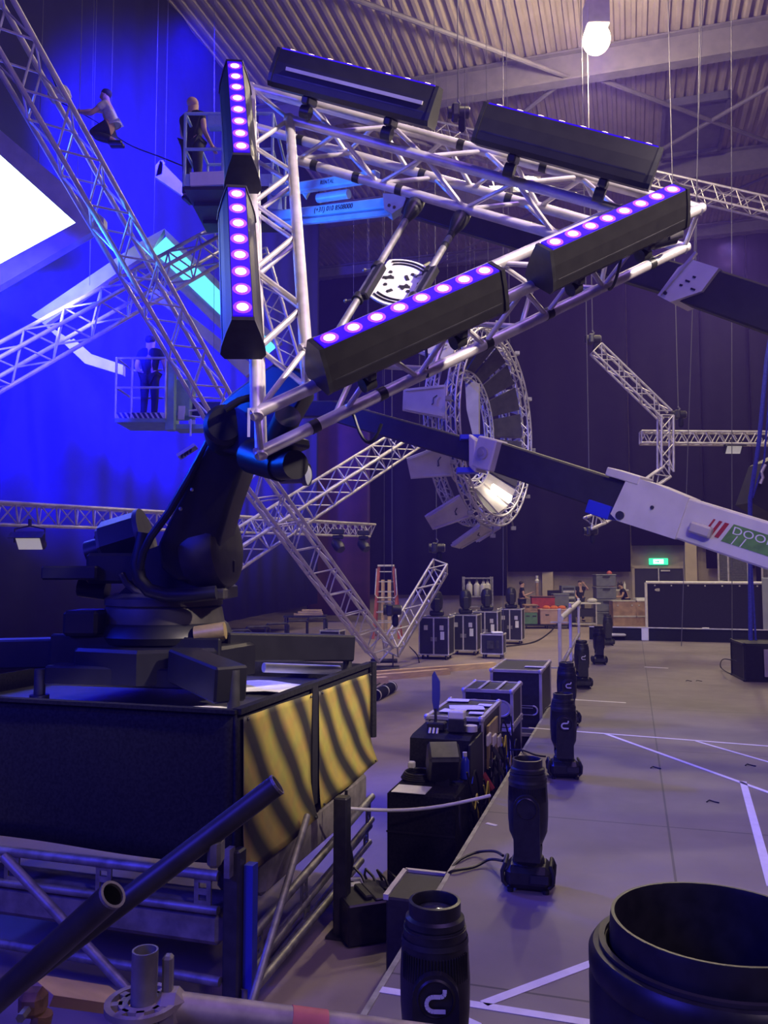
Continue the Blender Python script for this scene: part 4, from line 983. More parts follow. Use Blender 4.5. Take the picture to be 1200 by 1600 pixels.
for zz_ in (.05, -.05, .025): mb.bar(o + EN * -.14 + EZ * zz_, o + EN * .08 + EZ * zz_, .006, .006, EU)
mb.path([o + EN * (.08 + .05 * math.sin(a)) + EZ * .05 * math.cos(a) for a in [PI * k / 8 for k in range(9)]], .009, 6); part('loop_mark', mb, M['alu_far'], t)
part('lid_label', MB().box(NU(-1.1, 9.8, 1.123), (.24, .12, .004), AX), M['paper'], t)
for k in range(2): fcase('flight_case', ('lower' if k == 0 else 'upper') + ' flat dark case lying in front of the tall plain case', NU(-1.28, 9.15, .26 * k), (.55, .34, .25), wheels=False, latch=False, group='flat dark cases')
# black case on the stage at the right edge
t = fcase('stage_case', 'black equipment case on the stage at the right edge, cable coming out', V((6.02, 12.6, .6)), (1.3, .8, .56), M['black_soft'], False, False, em=M['black'], ax=(V((.985, -.17, 0)), V((.17, .985, 0)), EZ))
part('pale_panel', MB().box(V((5.66, 12.23, .88)), (.16, .02, .40), (V((.985, -.17, 0)), V((.17, .985, 0)), EZ)), M['lit_panel'], t)
cable('black cable looping from the case at the right edge of the stage', curve([P(1150, 1033, 12.3), PZ(1130, 1030, .9), PZ(1126, 1042, .66), PZ(1140, 1052, .61), PZ(1152, 1052, .61)]))

# guard rail at the far stage edge
t = thing('guard_rail', 'blue-lit guard rail of posts and tubes at the far left edge of the stage', 'railing', NU(-1.0, 15, .6)); RN = -1.03
for u in (12.4, 14.6, 16.9): part('post', MB().box(NU(RN, u, 1.13), (.05, .05, 1.1), AX, .008), M['white_metal'], t)
part('top_tube', MB().tube(NU(RN, 12.6, 1.52), NU(RN, 17.0, 1.60), .045, 14), M['white_metal'], t, True)
part('lower_tube', MB().tube(NU(RN, 12.4, .82), NU(RN, 16.9, .98), .03, 14), M['alu_far'], t, True); part('foot_rail', MB().bar(NU(RN, 12.2, .68), NU(RN, 17, .68), .05, .05), M['steel'], t)
for z in (1.48, .82): part('cross_plate', MB().box(NU(RN, 12.4, z), (.26, .06, .02), AX), M['alu_far'], t)

# ------------------------------------------------------------------ trusses
def truss(name, label, a, b, w, up=EZ, r=.025, n=None, kind='box', m=None, group=None, h=None, rb=.011, roll=0.0):
    a = V(a); b = V(b); m = m or M['alu_far']; d = (b - a).normalized(); L = (b - a).length
    if roll:
        up = Quaternion(d, roll) @ V(up)
    x = d.cross(V(up)).normalized(); z = x.cross(d).normalized(); h = h or w
    n = n or max(4, int(L / w / .85)); n += n % 2
    t = thing(name, label, 'truss', a, group)
    if kind == 'box': off = [x * w / 2 + z * h / 2, x * w / 2 - z * h / 2, -x * w / 2 - z * h / 2, -x * w / 2 + z * h / 2]
    else: off = [x * w / 2 + z * h / 2, -x * w / 2 + z * h / 2, -z * h / 2]
    for o in off: part('chord', MB().tube(a + o, b + o, r, 10), m, t, True)
    for i in range(len(off)):
        o1, o2 = off[i], off[(i + 1) % len(off)]; mb = MB()
        lattice_zig(mb, a + o1, b + o1, a + o2, b + o2, n, rb, 6, i % 2)
        part('lattice', mb, m, t, True)
    for p in (a, b):
        mb = MB()
        for i in range(len(off)): mb.tube(p + off[i], p + off[(i + 1) % len(off)], rb * 1.3, 6)
        part('end_frame', mb, m, t)
    return t
def wire(label, a, top=None, r=.006, m=None, cat='cable', name='hoist_chain', group='hanging chains and steel wires'):
    a = V(a); b = V(top) if top is not None else V((a.x, a.y, CZ + .1))
    return single(name, label, cat, MB().tube(a, b, r, 6), m or M['wire'], True, group)
TW5 = .46
V0 = P(600, 1042, 18.7); V0.z = .36
D1b = P(388, 735, 14.2); D1a = P(-40, -30, 9.3); D1m = P(358, 668, 14.0)
truss('stage_truss', 'long truss descending from the upper left corner past the big white screen', D1a, D1m, TW5, EZ, .036, roll=.55, rb=.016)
truss('stage_truss', 'truss slanting down from behind the robot to a foot on the hall floor', D1b, V0 + V((-.1, 0, .1)), TW5, EZ, .036, roll=.55, rb=.016)
truss('stage_truss', 'truss rising right from the floor foot, other leg of the V', V0 + V((.15, .1, .1)), P(688, 885, 20.2), .36, EZ, .032, roll=.5, rb=.015)
truss('stage_truss', 'blue-lit truss rising from the left edge under the big screen, crossing the long one', P(-40, 596, 12.0), P(352, 376, 15.0), TW5, EZ, .034, roll=.4, rb=.016)
truss('stage_truss', 'lower truss rising right from behind the robot shoulder across the slanting one', P(345, 875, 14.6), P(650, 678, 20.5), TW5, EZ, .034, roll=.4, rb=.016)
truss('stage_truss', 'short blue-lit truss seen through the left side of the triangle', P(404, 395, 15.4), P(462, 592, 15.6), .34, V((0, 1, 0)), .028, rb=.013)
fp = thing('foot_plate', 'black hinged foot plate joining the two V trusses on the floor', 'plate', V((V0.x, V0.y, 0)))
part('plate', MB().box(V((V0.x, V0.y, .04)), (.7, .5, .08), bev=.01), M['steel_dark'], fp); mb = MB(); mb.tube(V0 + V((-.3, 0, -.15)), V0 + V((.3, 0, -.15)), .05, 12); part('hinge', mb, M['steel_dark'], fp, True)
for s_ in (-1, 1): part('web', MB().box(V((V0.x + s_ * .2, V0.y, .2)), (.03, .3, .3)), M['steel_dark'], fp)
HL = [P(-40, 801, 13.3), P(578, 829, 25.0)]
truss('stage_truss', 'horizontal truss across the left behind the robot, floodlight hung below', HL[0], HL[1], .38, EZ, .034, kind='tri', h=.36, n=64, rb=.016)
# right half hexagon truss
hx = [P(918, 818, 19.2), P(940, 809, 19.4), P(1040, 738, 20), P(1040, 650, 20), P(931, 545, 20)]
t = thing('hexagon_truss', 'half-hexagon of slim trusses hanging at the right of the turbine', 'truss', hx[2])
for i in range(4):
    a, b = hx[i], hx[i + 1]; d = (b - a).normalized(); x = d.cross(V((0, 1, 0))).normalized(); y = V((0, 1, 0)); w = .145
    offs = [x * w + y * w, x * w - y * w, -x * w - y * w, -x * w + y * w]
    for o in offs: part('chord', MB().tube(a + o, b + o, .030, 8), M['alu_far'], t, True)
    for k in range(4):
        mb = MB(); lattice_zig(mb, a + offs[k], b + offs[k], a + offs[(k + 1) % 4], b + offs[(k + 1) % 4], max(2, int((b - a).length / .28) // 2 * 2), .016, 6, k % 2); part('lattice', mb, M['alu_far'], t, True)
    mb = MB(); [mb.tube(b + offs[k], b + offs[(k + 1) % 4], .015, 6) for k in range(4)]; part('end_frame', mb, M['alu_far'], t)
truss('stage_truss', 'level truss at the right edge crossing the half-hexagon', P(1001, 684, 21.0), P(1260, 686, 20.5), .30, EZ, .030, n=26, rb=.015)
truss('stage_truss', 'long high truss under the roof behind the upper right light bars', P(640, 196, 27), P(1290, 346, 23.5), .46, EZ, .036, n=40, rb=.016)
# chain hoists: motor + chain
def hoist(label, p, s_=.34, top=True, off=(0, 0, 0)):
    t = thing('chain_hoist', label, 'hoist', p, 'chain hoists'); p = V(p)
    mb = MB(); mb.tube(p + V((-s_ * .55, 0, 0)), p + V((s_ * .55, 0, 0)), s_ * .32, 16); part('motor', mb, M['black'], t, True)
    mb = MB(); mb.box(p + V((-s_ * .15, 0, 0)), (s_ * .4, s_ * .8, s_ * .75), bev=.03); part('gearbox', mb, M['steel_dark'], t)
    mb = MB(); mb.lathe(p + V((s_ * .56, 0, 0)), (1, 0, 0), [(s_ * .28, 0), (s_ * .26, s_ * .06)], 16); part('end_cap', mb, M['steel'], t, True)
    mb = MB(); mb.lathe(p + V((s_ * .2, 0, -s_ * .3)), -EZ, [(s_ * .12, 0), (s_ * .2, s_ * .15), (s_ * .2, s_ * .6), (s_ * .1, s_ * .75)], 12); part('chain_bag', mb, M['fabric'], t, True)
    mb = MB(); mb.path([p + EZ * s_ * .3, p + EZ * s_ * .5 + V((.04, 0, 0)), p + EZ * s_ * .62, p + EZ * s_ * .7], .02, 8); part('hook', mb, M['steel'], t, True)
    if top: part('chain', MB().tube(p + EZ * s_ * .6, V((p.x + off[0], p.y + off[1], CZ + .1)), .012, 6), M['wire'], t)
    return t
hoist('chain hoist over the tip of the right V truss', P(682, 856, 20.2)); hoist('chain hoist at the upper end of the half-hexagon truss', P(926, 530, 20.0), .32)
hoist('chain hoist at the right corner of the half-hexagon truss', P(1060, 648, 20.0), .30); hoist('chain hoist above the triangle, between the two light bars seen from below', P(716, 176, 14.5), .34)
hoist('chain hoist at the low end of the half-hexagon truss', P(922, 830, 19.3), .28, True); hoist('chain hoist lying at the foot of the V trusses', V((V0.x + .18, V0.y - .1, 1.35)), .36)
# steel wires: (x, y lower end, depth, wording)
for i, (x, y, d, x2, lab) in enumerate(((1086, 480, 16, 1093, 'upper wire in front of the right backdrop, left of the boom bracket'), (1143, 985, 17, 1143, 'long straight wire falling past the white lift boom to the fence'), (1064, 985, 18, 1096, 'wire leaning slightly, passing the half-hexagon corner'), (786, 1012, 20, 786, 'bright wire under the turbine down to the small wheeled case'),
        (600, 985, 21, 601, 'thin wire in front of the stepladder'), (656, 700, 22, 652, 'thin wire left of the turbine'), (575, 845, 24, 577, 'thin wire at the end of the left level truss'), (334, 590, 15, 335, 'thin wire beside the cyan strip screen'), (140, 446, 15.9, 146, 'thin wire over the pale frame left'))):
    a = P(x, y, d)
    if y > 900: a = V((a.x, a.y, 0.0 if i != 1 and i != 2 else .6))
    b = P(x2, 60, d); b = a + (b - a) * ((CZ + .1 - a.z) / (b.z - a.z)); wire(lab, a, b, .008 if i in (0, 1, 2, 3) else .005)
rnd = random.Random(5)
for i, x in enumerate((552, 574, 598, 626, 656, 668, 700, 716, 735, 742)):
    a = P(x, rnd.choice((470, 520, 600)), 24); wire('thin steel wire hanging behind the open triangle', a, None, .004, group='thin wires behind the triangle')
for i, (a, b) in enumerate(((P(665, 735, 19), P(682, 850, 20.0)), (P(640, 700, 19), P(676, 845, 20)))):
    pass
# slack cable from the screen to the lift basket
cb2 = [P(95, 160, 16), P(150, 190, 15.5), P(200, 225, 15), P(250, 245, 14.5), P(292, 262, 14)]
single('slack_cable', 'slack cable running from the worker at the upper left to the blue lift basket', 'cable', MB().path(curve(cb2), .012, 6), M['cable'], True)
# blue ropes at the right edge
for i, (pts, lab) in enumerate((([(1198, 560), (1186, 690), (1172, 780), (1172, 870), (1171, 988)], 'blue rope bundle hanging at the right edge, straight lower half'), ([(1204, 590), (1194, 720), (1176, 778)], 'blue rope slanting in to the knot at the right edge'), ([(1172, 780), (1174, 880), (1182, 990)], 'thin pale rope below the knot at the right edge'))):
    pp = [P(x, y, 13.0) for x, y in pts]
    if i == 0: pp.insert(0, V((pp[0].x + 2.4, pp[0].y, CZ)))
    if i == 1: pp.insert(0, V((pp[0].x + 2.4, pp[0].y, CZ)))
    if i != 1: pp[-1].z = .6
    single('hanging_rope', lab, 'rope', MB().path(pp, .035 if i == 0 else .016, 8), M['rope_blue'], True, 'ropes at the right edge')
t = thing('dark_bundle', 'dark angular load hanging from the ropes at the right edge', 'load', P(1200, 740, 13.2)); mb = MB()
mb.prism([P(a, b, 13.0) for a, b in ((1174, 785), (1196, 722), (1260, 690), (1260, 850), (1200, 800))], V((0, .6, 0))); part('body', mb, M['lift_dark'], t)
part('hook', MB().path([P(1188, 756, 12.95), P(1192, 746, 12.95), P(1190, 738, 12.95), P(1196, 726, 12.95)], .025, 8), M['alu_far'], t, True)
# floodlights and small lamps hung on trusses
def flood(label, p, w, top, yaw=0.0):
    p = V(p); t = thing('floodlight', label, 'floodlight', p, 'hanging floodlights'); ax = (V((1, 0, 0)), V((0, .8, .6)), V((0, -.6, .8)))
    r3 = Matrix.Rotation(yaw, 3, 'Z'); ax = tuple(r3 @ a for a in ax)
    part('housing', MB().box(p + ax[1] * .06, (w, .14, w * .66), ax, .02), M['steel_dark'], t)
    part('hood', MB().bar(p - ax[0] * w * .62 + ax[2] * w * .38 - ax[1] * .03, p + ax[0] * w * .62 + ax[2] * w * .38 - ax[1] * .03, .16, .015, ax[2]), M['steel_dark'], t)
    part('glass', MB().box(p - ax[1] * .02, (w * .86, .02, w * .52), ax), M['flood_glass'], t)
    mb = MB(); mb.path([p - ax[0] * w * .55, p - ax[0] * w * .55 + EZ * w * .5, V((p.x, p.y, p.z + w * .62)), p + ax[0] * w * .55 + EZ * w * .5, p + ax[0] * w * .55], .014, 6); part('yoke', mb, M['steel_dark'], t)
    part('clamp', MB().tube(V((p.x, p.y, p.z + w * .6)), V((p.x, p.y, top)), .03, 8), M['steel_dark'], t)
    return t
flood('black floodlight with a pale glass hung under the left level truss', P(46, 848, 13.9), .46, 3.1); flood('small floodlight hung under the level truss at the right edge', P(1146, 702, 20.7), .42, 5.4)
for x, lab in ((462, 'small blue-lit spotlight behind the lower corner of the triangle'),):
    p = P(x, 742, 9.5); t = thing('spotlight', lab, 'spotlight', p); mb = MB(); mb.lathe(p, V((1, -.25, 0)), [(.06, -.22), (.1, -.18), (.1, .08), (.13, .1), (.13, .16)], 20, False); part('can', mb, M['black'], t, True); part('lens', MB().lathe(p + V((1, -.25, 0)).normalized() * .14, V((1, -.25, 0)), [(.125, 0), (.08, .03), (.002, .04)], 18), M['flood_glass'], t, True); part('yoke', MB().tube(p, P(440, 742, 9.5) + EZ * .35, .02, 8), M['black'], t)
for i, x in enumerate((528, 568)):
    f = (x + 40) / 618; p0 = HL[0].lerp(HL[1], f * .62); p = P(x, 852, 22 + i * 2)
    t = thing('hanging_moving_light', ('first' if i == 0 else 'second, outer') + ' small black moving light hanging under the far end of the left level truss', 'stage light', p, 'moving lights under the left level truss')
    part('head', MB().lathe(p, V((.5, -.6, -.6)), [(.08, -.2), (.14, -.12), (.15, .1), (.11, .2)], 14), M['black'], t, True); part('yoke', MB().box(p + EZ * .22, (.3, .1, .1), bev=.02), M['black'], t); part('base', MB().box(p + EZ * .36, (.34, .26, .14), bev=.02), M['black'], t)
    dH = (HL[1] - HL[0]); tt = (p.x - HL[0].x) / dH.x; q = HL[0] + dH * min(tt, .985); part('clamp', MB().tube(p + EZ * .4, q - EZ * .17, .04, 8), M['black'], t)

# ------------------------------------------------------------------ hanging turbine ring
tc_ = P(770, 668, 15.0); A_ = V((.866, -.5, 0)); H_ = V((.5, .866, 0))
def ring_pt(R, th, off=0.0): return tc_ + A_ * off + H_ * (R * math.cos(th)) + EZ * (R * math.sin(th))
turb = thing('turbine_ring', 'big hanging turbine-like double ring of curved truss lined with dark louvres, pale fins around it', 'stage set', tc_)
def ring_truss(R, off, w, r, n, nseg=48):
    for (dr, do) in ((w / 2, w / 2), (w / 2, -w / 2), (-w / 2, -w / 2), (-w / 2, w / 2)):
        part('ring_chord', MB().path([ring_pt(R + dr, 2 * PI * k / nseg, off + do) for k in range(nseg)], r, 8, True), M['alu_far'], turb, True)
    cs = ((w / 2, w / 2), (w / 2, -w / 2), (-w / 2, -w / 2), (-w / 2, w / 2))
    for q in range(4):
        a, b = cs[q], cs[(q + 1) % 4]; mb = MB()
        for k in range(n):
            p = a if k % 2 == 0 else b; s_ = b if k % 2 == 0 else a
            mb.tube(ring_pt(R + p[0], 2 * PI * k / n, off + p[1]), ring_pt(R + s_[0], 2 * PI * (k + 1) / n, off + s_[1]), r * .6, 6, cap=False)
        part('ring_lattice', mb, M['alu_far'], turb, True)
ring_truss(1.72, 0.0, .17, .019, 56); ring_truss(1.02, -.50, .13, .017, 40, 40); ring_truss(1.72, -.42, .15, .018, 60)
for k in range(18):
    th0 = 2 * PI * (k + .08) / 18; th1 = 2 * PI * (k + .92) / 18
    q = [ring_pt(1.60, th0, -.05), ring_pt(1.60, th1, -.05), ring_pt(1.10, th1, -.48), ring_pt(1.10, th0, -.48)]
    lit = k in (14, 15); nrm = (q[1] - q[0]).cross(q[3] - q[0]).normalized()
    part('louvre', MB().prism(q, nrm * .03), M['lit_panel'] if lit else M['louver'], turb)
    if k % 2 == 0 or k in (13, 15):
        e = MB(); e.bar(q[0] - nrm * .03, q[3] - nrm * .03, .05, .03, nrm); part('louvre_edge', e, M['fin'] if k in (0, 1, 17, 13, 15, 2, 14) else M['steel'], turb)
for k, th in enumerate(range(-5, 355, 30)):
    t_ = math.radians(th); rad = H_ * math.cos(t_) + EZ * math.sin(t_); tan = -H_ * math.sin(t_) + EZ * math.cos(t_)
    d = (rad * .5 - A_ * .866).normalized(); o = tc_ + rad * 1.84 - A_ * .08; nm = tan.cross(d).normalized()
    q = [o - tan * .29, o + tan * .29, o + d * .70 + tan * .18, o + d * .70 - tan * .18]
    fin = part('fin', MB().prism([p - nm * .02 for p in q], nm * .04), M['fin'], turb)
    mb = MB()
    for s_ in (-1, 1):
        mb.bar(o + d * .04 + tan * s_ * .25 + nm * .03, o + d * .66 + tan * s_ * .155 + nm * .03, .03, .03, nm); mb.bar(o + d * .04 + tan * s_ * .25 - nm * .03, o + d * .66 + tan * s_ * .155 - nm * .03, .03, .03, nm)
    part('fin_rib', mb, M['fin'], fin)
    mb = MB()
    for s_ in (-1, 1): mb.path([o + d * .22 + tan * .06 + nm * s_ * .02, o + d * .2 + tan * .05 + nm * s_ * .06, o + d * .2 - tan * .04 + nm * s_ * .06, o + d * .14 - tan * .09 + nm * s_ * .05], .01, 5)
    part('fin_handle', mb, M['steel_dark'], fin)
    hk = MB(); e_ = tc_ + rad * 1.83 + A_ * .05; hk.tube(e_, e_ + rad * .14, .018, 6); hk.box(e_ + rad * .17, (.09, .09, .07)); part('edge_clamp', hk, M['steel'], turb)
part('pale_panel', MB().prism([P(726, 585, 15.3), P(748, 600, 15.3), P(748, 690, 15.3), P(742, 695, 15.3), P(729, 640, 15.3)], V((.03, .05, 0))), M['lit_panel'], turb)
wl = ring_pt(1.30, math.radians(-62), .0)
part('work_lamp', MB().bar(ring_pt(1.15, math.radians(-66), -.22), ring_pt(1.52, math.radians(-56), -.0), .14, .05, A_), M['work_glow'], turb)
for th in (60, 95, 130): wire('thin steel wire holding the turbine ring up', ring_pt(1.78, math.radians(th)), None, .006, group='turbine hanging wires')
# ------------------------------------------------------------------ LED screens on the left
def pxprism(mb, pts, d, th, d2=None): mb.prism([P(a, b, d) for a, b in pts], V((0, th, 0)))
DS = 14.4
t = thing('led_screen', 'huge glowing white arrow-shaped screen in a grey frame at the left edge', 'screen', P(60, 340, DS))
mb = MB(); pxprism(mb, [(-60, 188), (0, 242), (118, 348), (0, 412), (-60, 446)], DS, .1); part('panel', mb, M['white_led'], t)
mb = MB(); pxprism(mb, [(-60, 152), (0, 203), (162, 340), (162, 352), (118, 348), (0, 242), (-60, 188)], DS - .05, .2); part('frame', mb, M['led_frame'], t)
mb = MB(); pxprism(mb, [(162, 352), (130, 370), (0, 446), (-60, 480), (-60, 446), (0, 412), (118, 348)], DS - .05, .2); part('frame', mb, M['led_frame'], t)
t = thing('led_screen', 'slanted cyan strip screen in a pale angular frame behind the crossing trusses', 'screen', P(250, 450, 16.0)); D_ = 16.0
mb = MB(); pxprism(mb, [(238, 391), (259, 370), (430, 541), (412, 556)], D_, .1); part('strip_panel', mb, M['cyan_led'], t)
for pts in ([(49, 493), (217, 379), (257, 357), (238, 391), (236, 392), (175, 432), (72, 506)], [(257, 357), (440, 535), (430, 541), (259, 370)], [(238, 391), (412, 556), (402, 568), (226, 400)], [(238, 447), (262, 464), (400, 574), (384, 588), (290, 503), (228, 456)],
            [(101, 538), (115, 529), (142, 553), (192, 570), (192, 586), (133, 568)], [(60, 499), (72, 506), (112, 532), (101, 538)]):
    mb = MB(); pxprism(mb, pts, D_ + .02, .16); part('frame', mb, M['led_frame'], t)
for p_ in ((60, 262, DS + .1), (240, 380, 16.1), (140, 440, 16.1), (120, 320, DS + .1)): wire('thin steel wire holding the screens up', P(*p_), None, .006, group='screen hanging wires')
t = thing('led_screen', 'dim angular frame piece left of the blue lift basket', 'frame', P(262, 275, 17)); 
for pts in ([(243, 258), (250, 250), (284, 285), (284, 305), (242, 276)], [(243, 276), (250, 250), (255, 250), (253, 272)]): mb = MB(); pxprism(mb, pts, 17, .12); part('frame', mb, M['led_frame'], t)
wire('thin steel wire holding the dim frame piece', P(258, 262, 17.05), None, .006)

# ------------------------------------------------------------------ people
def person(label, loc, yaw, J, h=1.78, top=None, low=None, hairm=None, sleeves=.5):
    """one continuous skinned body; clothing and hair as children. J: joints in metres, x right hand side, -y forward"""
    base = dict(pel=(0, 0, .97), sp=(0, 0, 1.12), ch=(0, -.01, 1.32), nk=(0, 0, 1.50), hd=(0, -.02, 1.60), cr=(0, -.005, 1.72),
                ls=(-.19, 0, 1.43), le=(-.23, .02, 1.15), lw=(-.24, -.06, .90), rs=(.19, 0, 1.43), re=(.23, .02, 1.15), rw=(.24, -.06, .90),
                lh=(-.095, 0, .92), lk=(-.105, -.02, .50), la=(-.11, .02, .09), lt=(-.12, -.14, .035), rh=(.095, 0, .92), rk=(.105, -.02, .50), ra=(.11, .02, .09), rt=(.12, -.14, .035))
    base.update(J); s_ = h / 1.78; J = {k: V(v) * s_ for k, v in base.items()}
    R = dict(pel=.135, sp=.125, ch=.145, nk=.058, hd=.082, cr=.075, ls=.062, le=.046, lw=.030, rs=.062, re=.046, rw=.030, lh=.098, lk=.062, la=.042, lt=.034, rh=.098, rk=.062, ra=.042, rt=.034)
    E = [('pel', 'sp'), ('sp', 'ch'), ('ch', 'nk'), ('nk', 'hd'), ('hd', 'cr'), ('ch', 'ls'), ('ls', 'le'), ('le', 'lw'), ('ch', 'rs'), ('rs', 're'), ('re', 'rw'), ('pel', 'lh'), ('lh', 'lk'), ('lk', 'la'), ('la', 'lt'), ('pel', 'rh'), ('rh', 'rk'), ('rk', 'ra'), ('ra', 'rt')]
    t = thing('person', label, 'person', loc); t.rotation_euler = (0, 0, yaw)
    def skin(name, keys, edges, grow, m, extra=()):
        vs = []; idx = {}; rad = []
        for k in keys: idx[k] = len(vs); vs.append(J[k].copy()); rad.append((R[k] + grow) * s_)
        es = [(idx[a], idx[b]) for a, b in edges]
        for par, p, r in extra:
            vs.append(p); rad.append(r * s_); es.append((idx[par] if isinstance(par, str) else len(vs) - 1 - par, len(vs) - 1))
        me = bpy.data.meshes.new(name); me.from_pydata(vs, es, []); me.materials.append(m)
        o = bpy.data.objects.new(name, me); COL.objects.link(o); o.parent = t
        md = o.modifiers.new('skin', 'SKIN'); md.use_smooth_shade = True
        for i, r in enumerate(rad): me.skin_vertices[0].data[i].radius = (r, r)
        me.skin_vertices[0].data[0].use_root = True
        sd = o.modifiers.new('smooth', 'SUBSURF'); sd.levels = 1; sd.render_levels = 2
        return o
    ex = []; hd = J['hd']; up = (J['cr'] - J['nk']).normalized(); fw = V((0, -1, 0)); fw = J.get('look', fw / s_ * s_); fw = (fw - up * fw.dot(up)).normalized(); sd = up.cross(fw)
    ex.append(('hd', hd + fw * .105 * s_ + up * .02, .012)); ex += [('hd', hd + sd * .088 * s_, .014), ('hd', hd - sd * .088 * s_, .014)]
    for w, e in (('lw', 'le'), ('rw', 're')):
        d = (J[w] - J[e]).normalized(); sid = d.cross(V((0, -1, .3))).normalized()
        ex.append((w, J[w] + d * .07, .034)); 
        n0 = len(ex)
        for k in range(4):
            off = sid * (.024 - .016 * k); L = (.075, .085, .08, .06)[k]
            # first joint roots in the palm vertex
            ex.append((1 + 2 * k, J[w] + d * .105 + off, .0095)); ex.append((1, J[w] + d * (.10 + L) + off * 1.1 + fw * .012, .0075))
        ex.append((9, J[w] + d * .06 + sid * .045, .010)); ex.append((1, J[w] + d * .10 + sid * .058, .008))
    skin('body', list(R), E, 0, M['skin'], ex)
    tk = ['sp', 'pel', 'ch', 'nk', 'ls', 'rs', 'lm', 'rm']; J['lm'] = J['ls'].lerp(J['le'], sleeves); J['rm'] = J['rs'].lerp(J['re'], sleeves); R['lm'] = R['rm'] = .056
    skin('shirt', tk, [('sp', 'pel'), ('sp', 'ch'), ('ch', 'nk'), ('ch', 'ls'), ('ls', 'lm'), ('ch', 'rs'), ('rs', 'rm')], .014, top or M['shirt'])
    skin('trousers', ['pel', 'lh', 'lk', 'la', 'rh', 'rk', 'ra'], [('pel', 'lh'), ('lh', 'lk'), ('lk', 'la'), ('pel', 'rh'), ('rh', 'rk'), ('rk', 'ra')], .014, low or M['denim'])
    for a, b in (('la', 'lt'), ('ra', 'rt')):
        d = (J[b] - J[a]); d.z = 0
        mb = MB(); c = (J[a] + J[b]) / 2; c.z = min(J[a].z, J[b].z) + .01
        d2 = d.normalized() if d.length > .01 else V((0, -1, 0)); mb.box(c + d2 * .01, (.095 * s_, .27 * s_, .075), (d2.cross(EZ), d2, EZ), .02)
        me = mb.mesh('shoe', [M['black']], V((0, 0, 0))); o = bpy.data.objects.new('shoe', me); COL.objects.link(o); o.parent = t
    hb = MB(); hc = J['hd'].lerp(J['cr'], .62) - fw * .022; hb.ball(hc, .096 * s_, 8, (1, 1.06, .92)); 
    me = hb.mesh('hair', [hairm or M['hair']], V((0, 0, 0))); me.polygons.foreach_set('use_smooth', [True] * len(me.polygons))
    o = bpy.data.objects.new('hair', me); COL.objects.link(o); o.parent = t
    mb = MB()
    for q in (-1, 1): mb.ball(J['hd'] + fw * .078 * s_ + sd * q * .03 + up * .04, .011, 4)
    mb.bar(J['hd'] + fw * .086 * s_ - sd * .022 - up * .035, J['hd'] + fw * .086 * s_ + sd * .022 - up * .035, .008, .007)
    me = mb.mesh('face_details', [M['hair']], V((0, 0, 0))); o = bpy.data.objects.new('face_details', me); COL.objects.link(o); o.parent = t
    return t
def at0(px, d): p = P(px, 900, d); return V((p.x, p.y, 0))
person('person in a black t-shirt standing by the coloured crates, facing right, forearm forward', at0(815, 34.5), PI / 2, dict(rw=(.26, -.26, 1.06), re=(.25, -.02, 1.15), lw=(-.2, -.3, 1.25), le=(-.22, -.05, 1.15)), 1.8, low=M['denim'])
person('person in black standing behind the wheeled table with one hand raised to the head', at0(906, 36.2), 0, dict(re=(.34, -.10, 1.36), rw=(.16, -.14, 1.58), lw=(-.2, -.30, 1.02), le=(-.24, -.05, 1.15)), 1.80)
person('person in a black t-shirt bending over the plywood crates, facing left', at0(977, 35.4), -PI / 2, dict(ch=(0, -.10, 1.28), nk=(0, -.17, 1.44), hd=(0, -.22, 1.53), cr=(0, -.24, 1.65), ls=(-.19, -.12, 1.37), rs=(.19, -.12, 1.37), le=(-.22, -.22, 1.10), re=(.22, -.22, 1.10), lw=(-.15, -.46, 1.08), rw=(.15, -.46, 1.08), la=(-.11, .02, .09)), 1.78)
B2 = P(222, 664, 14.8); zf2 = P(200, 657, 14.6).z
person('person in dark clothes and shorts standing with back turned in the lower lift basket', V((B2.x + .02, B2.y + .35, zf2)), PI * .96, dict(le=(-.27, -.08, 1.17), lw=(-.20, -.30, 1.05), re=(.28, -.02, 1.17), rw=(.26, -.22, 1.0)), 1.72, low=M['shirt'], sleeves=.6)
zf1 = P(330, 291, 13.0).z
person('bald person in blue-lit t-shirt standing in the upper lift basket, seen from below', V((P(300, 250, 13.5).x, 13.5, zf1)), PI * .9, dict(re=(.26, -.12, 1.2), rw=(.2, -.34, 1.1), lw=(-.24, -.2, 1.02)), 1.80, hairm=M['skin'])
wk = P(160, 176, 14.6)
wp = person('person in a pale shirt leaning forward high at the upper left, both arms reaching left', V((wk.x + .10, wk.y, wk.z - 1.22)), -PI / 2, dict(pel=(0, .12, 1.0), sp=(0, .08, 1.10), ch=(0, -.0, 1.25), nk=(0, -.03, 1.45), hd=(0, -.06, 1.53), cr=(0, -.05, 1.65), ls=(-.17, -.05, 1.36), rs=(.20, .0, 1.30), le=(-.24, -.30, 1.42), lw=(-.12, -.52, 1.34), re=(.24, -.24, 1.08), rw=(.08, -.48, 1.20), lk=(-.10, -.30, .84), la=(-.1, .10, .72), lt=(-.1, .2, .64), rk=(.10, -.28, .80), ra=(.1, .12, .68), rt=(.1, .22, .60)), 1.75, top=M['shirt_white'])
wire('thin safety line holding the worker at the upper left', V((wk.x + .15, wk.y + .02, wk.z + .1)), None, .008)
t = thing('tool_bag', 'pale tool bundle beside the worker at the upper left', 'bag', P(92, 150, 14.5)); c = P(93, 148, 14.5)
part('body', MB().box(c, (.38, .25, .22), (V((.95, 0, .3)), V((0, 1, 0)), V((-.3, 0, .95))), .05), M['shirt_white'], t); part('strap', MB().tube(c, c + EZ * 1.2 + V((-.5, 0, .0)), .012, 6), M['cable'], t)

